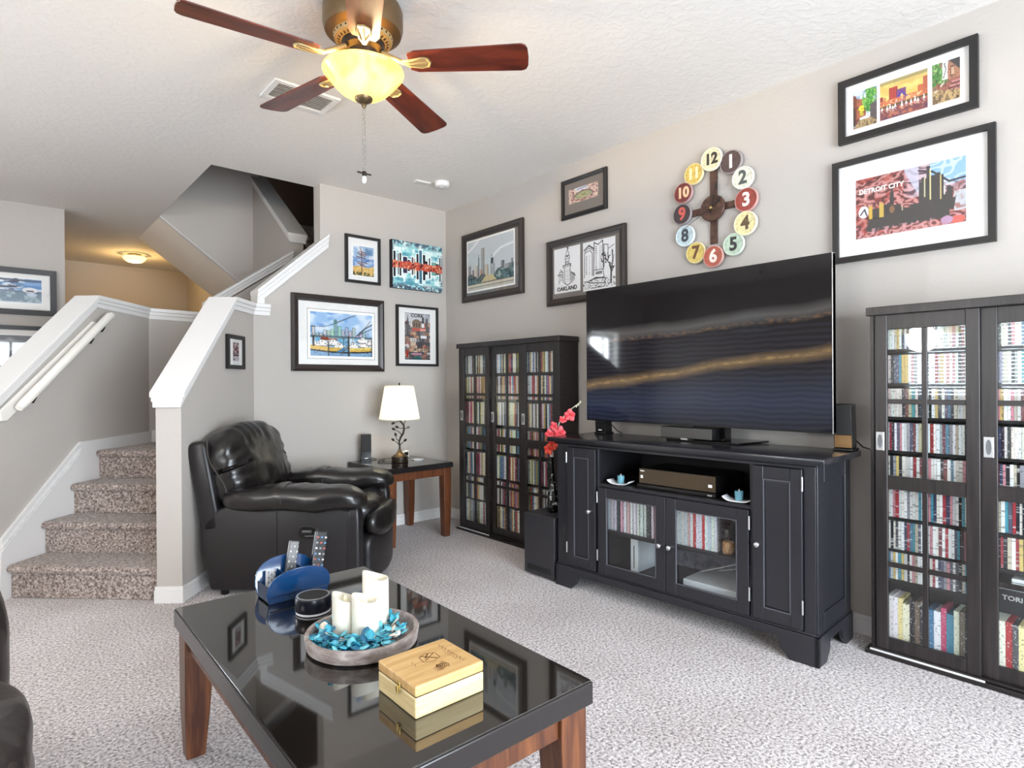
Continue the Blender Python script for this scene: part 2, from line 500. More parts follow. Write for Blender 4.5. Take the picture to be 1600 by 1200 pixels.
wall_with_hole('wall_entry', 'y', 6.5, 6.62, -3.2, .507, ZC + .05, [(-2.55, -1.78, .45, 2.08)])
struct(MB().box(.395, .507, 6.62, 9.1, 0, ZC + .05).build('wall_hall_left', WALL))
struct(MB().box(.395, 3.1, 9.1, 9.2, 0, ZC + .05).build('wall_hall_back', WALL))
struct(MB().box(2.06, 2.14, 6.25, 9.1, 0, ZC + .05).build('wall_hall_right', WALL))

def base(name, x0, x1, y0, y1):
    m = MB().box(x0, x1, y0, y1, 0, .07)
    dx, dy = (.006 if x1 - x0 < .05 else 0), (.006 if y1 - y0 < .05 else 0)
    return m, dx, dy
struct(MB().box(1.43, XW, YW - .014, YW, 0, .068).box(1.43, XW, YW - .009, YW, .068, .09).build('baseboard_back', TRIM, bevel=.002))
struct(MB().box(XW - .014, XW, -2.6, YW - .014, 0, .068).box(XW - .009, XW, -2.6, YW - .014, .068, .09).build('baseboard_right', TRIM, bevel=.002))
MB().box(-.014, A_L, -.014, 0, 0, .068).box(-.012, A_L, -.009, 0, .068, .09).box(-.026, -.012, -.014, .144, 0, .068).box(-.021, -.012, -.012, .142, .068, .09).build('post_baseboard', TRIM, aw, bevel=.002)
struct(MB().box(-3.2, .507, 6.486, 6.5, 0, .09).build('baseboard_entry', TRIM))
struct(MB().box(-3.2, -3.186, -2.6, 6.5, 0, .09).build('baseboard_left', TRIM))

# glazing behind and to the left of the camera (seen in the reflections)
BLIND = mat('white_blind_slat', rgb(238, 238, 236), .5)
def window(name, axis, c, u0, u1, z0, z1, cols=1, rows=1, blind=False, inward=1):
    def B(m, a, b, d0, d1, za, zb):
        if axis == 'x': m.box(min(c + d0 * inward, c + d1 * inward), max(c + d0 * inward, c + d1 * inward), a, b, za, zb)
        else: m.box(a, b, min(c + d0 * inward, c + d1 * inward), max(c + d0 * inward, c + d1 * inward), za, zb)
    fm = MB(); t = .045
    B(fm, u0, u0 + t, -.07, -.01, z0, z1); B(fm, u1 - t, u1, -.07, -.01, z0, z1)
    B(fm, u0 + t, u1 - t, -.07, -.01, z0, z0 + t); B(fm, u0 + t, u1 - t, -.07, -.01, z1 - t, z1)
    f = struct(fm.build(name, TRIM))
    for i in range(1, cols):
        m = MB(); x = u0 + (u1 - u0) * i / cols
        B(m, x - .02, x + .02, -.06, -.02, z0 + t, z1 - t); m.build('mullion', TRIM, f)
    for i in range(1, rows):
        m = MB(); z = z0 + (z1 - z0) * i / rows
        B(m, u0 + t, u1 - t, -.058, -.022, z - .02, z + .02); m.build('rail', TRIM, f)
    for i in range(cols):
        m = MB(); a = u0 + (u1 - u0) * i / cols; b = u0 + (u1 - u0) * (i + 1) / cols
        B(m, a + .02, b - .02, -.045, -.04, z0 + .02, z1 - .02); m.build('pane', GLASS, f)
    if blind:
        m = MB(); n = int((z1 - z0) / .045)
        for k in range(n):
            z = z0 + .03 + k * .045
            if axis == 'x': m.add([(c + inward * .0, u0 + .02, z), (c + inward * .0, u1 - .02, z), (c + inward * .038, u1 - .02, z + .030), (c + inward * .038, u0 + .02, z + .030), (c, u0 + .02, z - .003), (c, u1 - .02, z - .003), (c + inward * .038, u1 - .02, z + .027), (c + inward * .038, u0 + .02, z + .027)], [(0, 1, 2, 3), (7, 6, 5, 4), (0, 3, 7, 4), (1, 5, 6, 2), (0, 4, 5, 1), (3, 2, 6, 7)])
            else: B(m, u0 + .02, u1 - .02, .0, .045, z, z + .003)
        B(m, u0 + .01, u1 - .01, -.005, .05, z1 - .04, z1 + .02)
        b = m.build('blind_slats', BLIND, f); b['kind'] = 'stuff'
    return f
window('window_1', 'x', -3.2, .5, 2.45, .95, 2.12, 2, 2, True)
window('window_2', 'x', -3.2, 4.2, 4.75, 1.95, 2.27, 3, 1)
window('window_3', 'y', 6.5, -2.55, -1.78, .45, 2.08, 2, 2, True, -1)
window('door_1', 'y', -2.6, -.8, 2.6, .02, 2.12, 3, 1)
# ------------------------------------------------------------------ media cabinets with sliding glass doors
CW, CD_, CH = 1.145, .185, 1.515
_pane = {}
def pane_mesh(wd, hg):
    k = (round(wd, 3), round(hg, 3))
    if k not in _pane:
        me = MB().box(0, wd, 0, .003, 0, hg).mesh('glass_pane'); me.materials.append(CABGL)
        _pane[k] = me
    return _pane[k]
ZR = [(.085, .391), (.412, .727), (.785, 1.095), (1.115, 1.415)]   # four rows of panes
DWD = .372
_door = None
def door_mesh():
    global _door
    if _door is None:
        m = MB()
        m.box(0, .052, 0, .018, .03, 1.478); m.box(DWD - .045, DWD, 0, .018, .03, 1.478)
        xa, xb = .052, DWD - .045
        for za, zb in ((.03, .085), (.727, .785), (1.415, 1.478)):
            m.box(xa, xb, .001, .017, za, zb)
        m.box(.178, .198, .003, .015, .085, .727); m.box(.178, .198, .003, .015, .785, 1.415)
        for za, zb in ((.391, .412), (1.095, 1.115)):
            m.box(xa, .178, .003, .015, za, zb); m.box(.198, xb, .003, .015, za, zb)
        _door = m.mesh('door', bevel=.0015, seg=1); _door.materials.append(ESPG)
    return _door
_hnd = None
def handle_meshes():
    global _hnd
    if _hnd is None:
        a = MB().box(-.016, .016, -.003, 0, -.04, .04).mesh('handle', bevel=.001, seg=1); a.materials.append(SILV)
        m = MB()
        n = 20
        vs_ = [(.009 * math.cos(2 * math.pi * i / n), -.0036, .03 * math.sin(2 * math.pi * i / n)) for i in range(n)]
        vs2 = [(.006 * math.cos(2 * math.pi * i / n), -.0031, .024 * math.sin(2 * math.pi * i / n)) for i in range(n)]
        m.add(vs_ + vs2, [(i, (i + 1) % n, n + (i + 1) % n, n + i) for i in range(n)] + [tuple(range(n, 2 * n))])
        b = m.mesh('finger_recess'); b.materials.append(mat('recess_shadow_metal', rgb(120, 122, 126), .35, metal=.8))
        _hnd = (a, b)
    return _hnd
def cabinet(label, loc, rz, shelf_z):
    t = thing('media_cabinet', label, 'cabinet', loc, rz)
    for x in (0, CW - .02):
        MB().box(x, x + .02, .0, CD_, .03, CH - .037).build('side_panel', ESPR, t, bevel=.001, seg=1)
    MB().box(-.012, CW + .012, -.018, CD_, CH - .037, CH).build('top_panel', ESPG, t, bevel=.003)
    MB().box(-.02, CW + .02, -.022, CD_, 0, .02).box(0, CW, -.008, CD_, .02, .03).build('plinth', ESPR, t, bevel=.003)
    MB().box(.0, .40, -.021, -.016, .0202, .027).build('track_glint', TRIM, t)  # white strip put in for the bright reflection along the sliding door's foot
    MB().box(.02, CW - .02, CD_ - .006, CD_, .03, CH - .037).build('back_panel', INNER, t)
    sh = MB().box(.02, CW - .02, .04, CD_ - .007, -.012, 0).mesh('shelf'); sh.materials.append(INNER)
    for z in shelf_z:
        if isinstance(z, tuple):
            MB().box(z[1], z[2], .04, CD_ - .007, z[0] - .012, z[0]).build('shelf', INNER, t)
        else:
            link('shelf', sh, t, (0, 0, z))
    for i in range(3):
        d = link('door', door_mesh(), t, (.012 + i * .371, .0 if i != 1 else .019, 0))
        for za, zb in ZR:
            link('glass_pane', pane_mesh(.126, zb - za), d, (.052, .008, za))
            link('glass_pane', pane_mesh(DWD - .045 - .198, zb - za), d, (.198, .008, za))
        h = link('handle', handle_meshes()[0], d, (.025, 0, .932))
        link('finger_recess', handle_meshes()[1], d, (.025, 0, .932))
    return t
ZL = [1.27, 1.07, .87, .665, .46, .262, .07]
ZRt = [1.33, 1.183, 1.037, .89, .745, .60, .462, .33, .07]
ZRs = [z for z in ZRt if z != .33] + [(.33, .02, .386), (.405, .392, CW - .02)]
LC = (2.897, 3.945, 0)
RC = (2.909, .916, 0)
cabinet('dark wood media cabinet in the room corner packed with film cases', LC, R(-90), ZL)
cabinet('dark oak media cabinet right of the television stand filled with music discs', RC, R(-90), ZRs)

# spines: each case carries its own colour; the mass behind the stiles varies by island
def spine_mat(name, cols, by_island=False, title=True):
    m = bpy.data.materials.new(name); m.use_nodes = True
    t = m.node_tree; N = t.nodes; L = t.links
    b = N['Principled BSDF']; b.inputs['Roughness'].default_value = .35
    oi = N.new('ShaderNodeObjectInfo')
    if by_island:
        ge = N.new('ShaderNodeNewGeometry'); rnd_ = ge.outputs['Random Per Island']
        rp = N.new('ShaderNodeValToRGB'); rp.color_ramp.interpolation = 'CONSTANT'
        e = rp.color_ramp.elements
        while len(e) < len(cols): e.new(.5)
        for i, c in enumerate(cols):
            e[i].position = i / len(cols); e[i].color = rgb(*c[1])
        L.new(rnd_, rp.inputs[0]); col = rp.outputs[0]
    else:
        rnd_ = oi.outputs['Random']; col = oi.outputs['Color']
    # a printed title: dark or light flecks down the middle of the spine
    tc = N.new('ShaderNodeTexCoord'); mp = N.new('ShaderNodeMapping'); mp.inputs['Scale'].default_value = (110, 10, 130)
    L.new(tc.outputs['Object'], mp.inputs[0])
    sc_ = N.new('ShaderNodeVectorMath'); sc_.operation = 'SCALE'; sc_.inputs[3].default_value = 37.0
    cm = N.new('ShaderNodeCombineXYZ'); L.new(rnd_, cm.inputs[0]); L.new(rnd_, cm.inputs[2])
    L.new(cm.outputs[0], sc_.inputs[0])
    av = N.new('ShaderNodeVectorMath'); av.operation = 'ADD'; L.new(mp.outputs[0], av.inputs[0]); L.new(sc_.outputs[0], av.inputs[1])
    nz = N.new('ShaderNodeTexNoise'); nz.inputs['Scale'].default_value = 1; nz.inputs['Detail'].default_value = 1
    L.new(av.outputs[0], nz.inputs[0])
    gt = N.new('ShaderNodeMath'); gt.operation = 'GREATER_THAN'; gt.inputs[1].default_value = .62
    L.new(nz.outputs[0], gt.inputs[0])
    gs = N.new('ShaderNodeMath'); gs.operation = 'MULTIPLY'; gs.inputs[1].default_value = .6; L.new(gt.outputs[0], gs.inputs[0])
    bw = N.new('ShaderNodeRGBToBW'); L.new(col, bw.inputs[0])
    lt = N.new('ShaderNodeMath'); lt.operation = 'LESS_THAN'; lt.inputs[1].default_value = .22; L.new(bw.outputs[0], lt.inputs[0])
    lv_ = N.new('ShaderNodeMath'); lv_.operation = 'MULTIPLY_ADD'; lv_.inputs[1].default_value = .62; lv_.inputs[2].default_value = .06; L.new(lt.outputs[0], lv_.inputs[0])
    mx = N.new('ShaderNodeMix'); mx.data_type = 'RGBA'
    L.new(gs.outputs[0], mx.inputs[0]); L.new(col, mx.inputs[6]); L.new(lv_.outputs[0], mx.inputs[7])
    L.new(mx.outputs[2], b.inputs['Base Color'])
    return m
FILMC = [('cream', (245, 243, 217)), ('black', (42, 40, 47)), ('pale yellow', (237, 224, 168)), ('red', (168, 53, 57)), ('white', (245, 245, 245)), ('dark grey', (81, 75, 79)), ('tan', (217, 191, 124)), ('white', (245, 245, 243)),
         ('grey blue', (109, 122, 155)), ('ivory', (245, 243, 228)), ('black', (36, 35, 39)), ('magenta', (189, 81, 114)), ('light grey', (226, 224, 222)), ('brown', (126, 109, 96)), ('cream', (245, 245, 211)), ('blue', (75, 131, 168)),
         ('white', (245, 245, 245)), ('olive', (157, 148, 81)), ('black', (57, 56, 64)), ('ivory', (245, 245, 234)), ('orange', (204, 150, 96))]
DISCC = [('white', (234, 234, 232)), ('black', (36, 36, 42)), ('ivory', (218, 212, 202)), ('maroon', (116, 62, 68)), ('white', (238, 238, 238)), ('blue', (80, 122, 150)), ('beige', (194, 184, 164)), ('black', (30, 30, 34)), ('white', (226, 226, 228)),
         ('grey', (150, 150, 158)), ('pink', (204, 140, 148)), ('white', (238, 236, 233)), ('slate', (90, 90, 108)), ('teal', (80, 150, 168)), ('ivory', (226, 221, 214)), ('red', (156, 50, 58)), ('light grey', (206, 206, 210)), ('navy', (54, 60, 86)),
         ('white', (232, 230, 227)), ('ivory', (222, 216, 204)), ('dark grey', (60, 60, 66)), ('white', (236, 236, 236)), ('yellow', (206, 180, 110))]
GAMEC = [('white', (238, 238, 240)), ('white', (234, 236, 238)), ('pale blue', (206, 218, 226)), ('white', (240, 240, 242)), ('white', (238, 238, 238)), ('red', (190, 54, 62)), ('white', (236, 236, 236)), ('white', (240, 240, 240)), ('dark grey', (70, 70, 76)), ('white', (236, 238, 240)), ('pink', (220, 176, 182)), ('white', (240, 240, 240))]
SPINE = spine_mat('case_spine', None)
FILM = spine_mat('film_spine_mass', FILMC, True); DISC = spine_mat('disc_spine_mass', DISCC, True)
ONES = ['', 'first', 'second', 'third', 'fourth', 'fifth', 'sixth', 'seventh', 'eighth', 'ninth', 'tenth', 'eleventh', 'twelfth', 'thirteenth', 'fourteenth', 'fifteenth', 'sixteenth', 'seventeenth', 'eighteenth', 'nineteenth']
def nth(n):
    if n < 20: return ONES[n]
    t_, u_ = divmod(n, 10)
    return ['twentieth', 'thirtieth', 'fortieth'][t_ - 2] if u_ == 0 else ['twenty', 'thirty', 'forty'][t_ - 2] + '-' + ONES[u_]
def paint_case(o, c):
    o.color = rgb(*[max(0, min(255, q + rnd.uniform(-8, 8))) for q in c[1]])
_case = {}
def case_mesh(name, th, dp, hg, m):
    k = (name, th, dp, hg)
    if k not in _case:
        me = MB().box(-th / 2, th / 2, 0, dp, 0, hg).mesh(name); me.materials.append(m)
        _case[k] = me
    return _case[k]
openings = []
for i in range(3):
    x = .012 + i * .371
    openings += [(x + .052, x + .178), (x + .198, x + DWD - .045)]
def seen(x, e=.008):
    return any(a - e < x < b + e for a, b in openings)
ORD = ['top', 'second', 'third', 'fourth', 'fifth', 'sixth', 'seventh', 'eighth', 'bottom']
def fill(origin, rz, name, pal, m, rows, rown, th, dp, hg, x0, x1, limit, word, where, cat, stuff_name, hvar=.0, y0=.045, skip=None, stuff_label=''):
    """rows of upright cases; the ones behind the panes are things, the rest one mass"""
    M = Matrix.Translation(origin) @ Matrix.Rotation(rz, 4, 'Z')
    rest = MB(); n = 0; count = {}
    ms = [case_mesh(name, th * f, dp, hg * g, SPINE) for f, g in ((.94, 1.0), (.80, .985), (1.12, 1.0 - hvar))]
    for ri, z in enumerate(rows):
        x = x0
        while x < x1:
            k = rnd.choice((0, 0, 1, 2)); f = (.94, .80, 1.12)[k]
            x += th * f / 2
            if skip and skip(ri, x):
                x += th * f / 2; continue
            p = M @ Vector((x, y0 + rnd.uniform(0, .004), z + .0005))
            di = min(2, int((x - .012) / .371))
            if n < limit and seen(x):
                c = rnd.choice(pal)
                o = link(name, ms[k], None, p, rz)
                paint_case(o, c)
                count[(ri, di)] = count.get((ri, di), 0) + 1
                tag(o, f"{c[0]} {word}, {nth(count[(ri, di)])} from left, {rown[ri]} row, {DN[di]} door of the {where}", cat, f"{word}s, {rown[ri]} row, {where}"); n += 1
            else:
                rest.m = Matrix.Translation(p) @ Matrix.Rotation(rz, 4, 'Z')
                rest.box(-th * f / 2, th * f / 2, 0, dp, 0, hg * (1, .985, 1 - hvar)[k])
            x += th * f / 2 + .0006
    o = rest.build(stuff_name, m)
    tag(o, stuff_label, cat + 's', kind='stuff')
DN = ['left', 'middle', 'right']
fill(LC, R(-90), 'film_case', FILMC, FILM, ZL, ['top', 'second', 'third', 'fourth', 'fifth', 'sixth', 'bottom'], .0165, .130, .176, .03, 1.115, 300, 'film case', 'corner cabinet', 'film case', 'film_cases_behind_stiles', .03,
     stuff_label='film case spines half hidden behind the door frames of the corner cabinet')
fill(RC, R(-90), 'music_disc', DISCC, DISC, ZRt[:8], ORD[:8], .0104, .125, .122, .03, 1.115, 290, 'music disc', 'right cabinet', 'music disc', 'music_discs_behind_stiles', .0,
     skip=lambda r, x: r == 7 and x > .385, stuff_label='music disc spines hidden behind the door frames of the right cabinet')
fill(RC, R(-90), 'boxed_set', FILMC, FILM, [.07], ['bottom'], .022, .112, .185, .05, 1.10, 60, 'boxed set', 'right cabinet', 'boxed set', 'boxed_sets_behind_stiles', .12, y0=.042, skip=lambda r, x: abs(x - .55) < .03,
     stuff_label='boxed sets hidden behind the door frames of the right cabinet')
# dark boxed set lettered TORI leaning at the back of the bottom shelf of the right cabinet
tb = thing('dark_boxed_set', 'tall black boxed set lettered in white, at the back behind the middle door', 'boxed set', (RC[0] + .172, RC[1] - .41, .0705), R(-90))
MB().box(0, .27, -.012, 0, 0, .285).build('lid_edge', WHP, tb)
MB().box(-.0005, .2705, -.0125, .0005, 0, .281).build('case', mat('black_card', rgb(34, 35, 40), .5), tb, bevel=.002)
lettering('TORI', .026, WHITEINK, tb, (.047, -.0131, .247), 1.1, .0007)
wc = thing('white_boxed_disc', 'white disc box lying flat on the shelf above the black boxed set', 'disc box', (RC[0] + .05, RC[1] - .47, .4055), R(-90))
MB().box(0, .13, 0, .11, 0, .022).build('box_body', mat('white_card', rgb(230, 232, 232), .4), wc, bevel=.002)
MB().box(.0, .13, -.0006, .001, .007, .009).build('box_seam', INK, wc)
# ------------------------------------------------------------------ television stand
TS_O = (2.519, 2.478, 0); TS_RZ = math.atan2(-.999, .037)
def TSW(x, y, z):
    c, s_ = math.cos(TS_RZ), math.sin(TS_RZ)
    return (TS_O[0] + c * x - s_ * y, TS_O[1] + s_ * x + c * y, z)
ts = thing('television_stand', 'long charcoal black television stand with four doors and bracket feet', 'television stand', TS_O, TS_RZ)
SL, SDp = 1.473, .43
def foot_poly(L, e, h, arch):
    pts = [(0, 0), (e, 0)]
    for i in range(7):
        a = R(90 * i / 6)
        pts.append((e + .035 * math.sin(a) + (.012 if i else 0), (arch - .028) * 1.0 * (1 - math.cos(a)) + .020 * (1 if i else 0)))
    pts += [(e + .06, arch)]
    pts += [(L - a, b) for a, b in pts[::-1]]
    pts += [(L, h), (0, h)]
    return pts
pb = MB()
pb.prism(foot_poly(SL, .12, .125, .085), 0, .022)
pb.prism(foot_poly(SDp, .09, .125, .085), 0, .02, 'yz'); pb.prism(foot_poly(SDp, .09, .125, .085), SL - .02, SL, 'yz')
pb.box(.02, SL - .02, SDp - .02, SDp, .05, .125)
pb.box(.006, SL - .006, .006, SDp, .125, .134)
pb.build('plinth', STAND, ts, bevel=.003)
BX0, BX1, BY = .014, SL - .014, .014
for x in (BX0, BX1 - .02):
    sp = MB().box(x, x + .02, BY, SDp - .01, .134, .835).build('side_panel', STAND, ts, bevel=.001, seg=1)
m = MB()
for ya, yb, za, zb in ((BY, .09, .134, .835), (SDp - .08, SDp - .01, .134, .835), (.09, SDp - .08, .134, .21), (.09, SDp - .08, .765, .835)):
    m.box(BX1, BX1 + .007, ya, yb, za, zb)
m.build('side_frame', STAND, ts, bevel=.0015, seg=1)
m = MB()   # face frame
for xa, xb in ((BX0, .097), (.308, .322), (1.180, 1.193), (1.412, BX1)):
    m.box(xa, xb, BY - .004, BY + .016, .134, .835)
m.box(.322, 1.180, BY - .004, BY + .016, .617, .634); m.box(.097, BX1 - .03, BY - .004, BY + .014, .823, .835); m.box(.322, 1.18, BY - .003, BY + .012, .134, .137)
m.build('face_frame', STAND, ts, bevel=.001, seg=1)
MB().box(BX0 + .02, BX1 - .02, .03, SDp - .012, .134, .15).build('bottom_board', STANDI, ts)
MB().box(.322, 1.18, .03, SDp - .012, .620, .634).build('niche_board', STANDI, ts)
MB().box(.322, 1.18, .05, SDp - .012, .352, .366).build('shelf', STANDI, ts)
MB().box(.322, 1.18, SDp - .022, SDp - .012, .15, .62).build('back_panel', CARPREFL, ts)
MB().box(BX0 + .02, BX1 - .02, SDp - .012, SDp - .006, .15, .835).build('rear_board', STANDI, ts)
for x in (.310, 1.180):
    MB().box(x, x + .012, .03, SDp - .022, .15, .835).build('divider', STANDI, ts)
tp = MB()
tp.prism([(0, .835), (.012, .835), (.012, .840), (0, .846)], BX0 - .01, BX1 + .01, 'yz')
tp.box(BX0 - .012, BX1 + .012, .0, SDp - .005, .835, .847)
tp.box(-.034, SL + .034, -.030, SDp + .01, .847, .874)
tp.build('top_panel', mat('charcoal_top_paint', rgb(34, 34, 38), .22, spec=.5), ts, bevel=.007, seg=3, smooth=40)
def solid_door(x0, x1, za, zb, kx, hx, lab):
    d = MB()
    st = .048
    d.box(x0, x0 + st, 0, .017, za, zb); d.box(x1 - st, x1, 0, .017, za, zb)
    d.box(x0 + st, x1 - st, .0015, .017, za, za + .055); d.box(x0 + st, x1 - st, .0015, .017, zb - .055, zb)
    do = d.build('door', STAND, ts, bevel=.0012, seg=1, loc=(0, BY - .018, 0))
    p = MB()
    a, b, c, e = x0 + st, x1 - st, za + .055, zb - .055
    p.hexa([(a, .008, c), (b, .008, c), (b, .008, e), (a, .008, e)][::1], [(a + .012, .004, c + .012), (b - .012, .004, c + .012), (b - .012, .004, e - .012), (a + .012, .004, e - .012)])
    pn = p.build('door_panel', STAND, do)
    q = MB()
    g = .004
    for (u0_, u1_, w0_, w1_) in ((a, b, c, c + g), (a, b, e - g, e), (a, a + g, c, e), (b - g, b, c, e)):
        q.box(u0_, u1_, -.001, .006, w0_, w1_)
    q.build('panel_bead', mat('worn_edge_paint', rgb(84, 84, 90), .35), do)
    knob(do, kx, .473); hinge(do, hx, zb - .06); hinge(do, hx, za + .1)
def knob(parent, x, z):
    k = MB().lathe([(.0, 0), (.006, 0), (.005, .012), (.012, .018), (.013, .022), (.009, .027), (0, .028)], 14, cap=False)
    me = k.mesh('knob', smooth=60); me.transform(Matrix.Rotation(R(90), 4, 'X')); me.materials.append(SILV)
    link('knob', me, parent, (x, 0, z))
def hinge(parent, x, z):
    MB().tube([(x, -.003, z - .03), (x, -.003, z + .03)], .0042, 8).build('hinge', SILV, parent, smooth=50)
solid_door(.100, .305, .140, .821, .271, .097, 'left')
solid_door(1.196, 1.409, .140, .821, 1.222, 1.411, 'right')
def glass_door(x0, x1, kx, hx):
    za, zb = .139, .615
    d = MB(); st = .054
    d.box(x0, x0 + st, 0, .017, za, zb); d.box(x1 - st, x1, 0, .017, za, zb)
    d.box(x0 + st, x1 - st, .0015, .017, za, za + .056); d.box(x0 + st, x1 - st, .0015, .017, zb - .052, zb)
    do = d.build('glass_door', STAND, ts, bevel=.0012, seg=1, loc=(0, BY - .018, 0))
    a, b, c, e = x0 + st, x1 - st, za + .056, zb - .052
    q = MB(); g = .004
    for (u0_, u1_, w0_, w1_) in ((a, b, c, c + g), (a, b, e - g, e), (a, a + g, c + g, e - g), (b - g, b, c + g, e - g)):
        q.box(u0_, u1_, -.0012, .008, w0_, w1_)
    q.build('panel_bead', mat('worn_edge_paint', rgb(84, 84, 90), .35), do)
    MB().box(a, b, .009, .012, c, e).build('glass_pane', CABGL, do)
    knob(do, kx, .37); hinge(do, hx, zb - .055); hinge(do, hx, za + .10)
glass_door(.325, .749, .722, .3205)
glass_door(.753, 1.177, .778, 1.1815)

# game cases on the shelf behind the glass
for side, xa, xb in (('left', .325, .668), ('right', .752, .975)):
    x = xa; gi = 0
    mk = [case_mesh('game_case', .0148 * f, .13, g, SPINE) for f, g in ((1, .186), (.9, .18), (1.15, .19))]
    while x < xb:
        k = rnd.choice((0, 0, 1, 2)); f = (1, .9, 1.15)[k]
        x += .0148 * f / 2
        o = link('game_case', mk[k], None, TSW(x, .085 if side == 'left' else .09, .3665), TS_RZ)
        c = rnd.choice(GAMEC); paint_case(o, c); gi += 1
        tag(o, f'{c[0]} game case, {nth(gi)} from left behind the {side} glass door of the stand', 'game case', f'game cases behind the {side} glass door')
        x += .0148 * f / 2 + (.0012 if side == 'right' else .0075)
jr = thing('small_jar', 'small jar with orange contents at the right end of the game cases', 'jar', TSW(1.025, .115, .3665))
MB().lathe([(.026, 0), (.028, .004), (.028, .05), (.024, .056)], 16).build('jar_contents', mat('orange_grains', rgb(190, 120, 70), .6, mix=(rgb(230, 190, 140), 60, .4, .6)), jr, smooth=50)
MB().lathe([(.030, 0), (.030, .10), (.022, .115), (.022, .12)], 16, cap=False).build('jar_glass', GLASS, jr, smooth=50)
MB().lathe([(.024, .12), (.024, .138)], 16).build('lid', BLACKP, jr)
cn = thing('game_console', 'white game console standing on edge behind the left glass door', 'game console', TSW(.452, .12, .1505), TS_RZ)
MB().box(0, .048, 0, .20, 0, .185).build('console_body', WHP, cn, bevel=.004)
MB().box(.021, .026, -.001, .001, .02, .145).build('disc_slot', BLACKP, cn)
wb = thing('white_flat_box', 'large white flat box lying behind the right glass door', 'box', TSW(.80, .05, .1505), TS_RZ)
MB().box(.012, .32, .0, .30, 0, .006).build('box_base', WHP, wb, bevel=.002)
MB().box(.012, .32, .004, .30, .006, .06).build('box_lid', mat('pale_grey_plastic', rgb(206, 210, 214), .25), wb, bevel=.004)
cbk = thing('white_cable', 'thin white cable looped over the flat box behind the right glass door', 'cable', TSW(.86, .2, .211), TS_RZ)
MB().tube([(-.03, 0, .004), (.04, .02, .03), (.12, .05, .06), (.2, .09, .075), (.12, .09, .03), (.03, .08, .004)], .003, 6).build('cord', WHP, cbk, smooth=60)

# player on a thin black box in the niche, two little candles on curled dishes
pl = thing('disc_player', 'black disc player with bronze front in the niche of the stand', 'disc player', TSW(.555, .06, .6555), TS_RZ)
MB().box(0, .43, .006, .27, 0, .082).build('player_body', BLACKP, pl, bevel=.002)
MB().box(-.002, .432, 0, .006, .004, .080).build('player_front', mat('bronze_gloss_front', rgb(74, 62, 46), .18, metal=.4), pl, bevel=.001)
for a_, b_, c_, d_ in ((.006, .030, .066, .071), (.008, .022, .030, .046), (.395, .415, .026, .040)):
    MB().box(a_, b_, -.0008, 0, c_, d_).build('front_mark', WHITEINK, pl)
bx_ = thing('cable_box', 'thin black receiver under the bronze fronted disc player', 'receiver', TSW(.545, .05, .6342), TS_RZ)
MB().box(0, .45, .0, .27, 0, .021).build('receiver_body', BLACKG, bx_, bevel=.002)
MB().box(.405, .43, -.0008, 0, .007, .014).build('front_mark', SILV, bx_)
for nm, x in (('left', .435), ('right', 1.105)):
    d = thing('curled_dish', f'white rectangular dish with curled ends under the blue candle in the {nm} of the niche', 'dish', TSW(x, .058, .6345), TS_RZ + .1)
    q = []
    for i in range(13):
        u = -1 + i / 6
        q.append((u * .068, .003 + .018 * abs(u) ** 4))
    MB().prism(q + [(a, b + .004) for a, b in q[::-1]], -.034, .034).build('dish_body', mat('white_ceramic', rgb(238, 238, 240), .2), d, bevel=.001, smooth=50)
    k = thing('blue_candle', f'small teal votive candle on the {nm} curled dish', 'candle', TSW(x, .058, .6418), 0)
    MB().lathe([(.017, 0), (.0185, .02), (.0195, .042), (.017, .0425), (.016, .038)], 20).build('wax', mat('teal_wax', rgb(96, 150, 164), .4), k, smooth=50)
    MB().tube([(0, 0, .038), (.002, 0, .052)], .0016, 6).build('wick', WHITEINK, k)

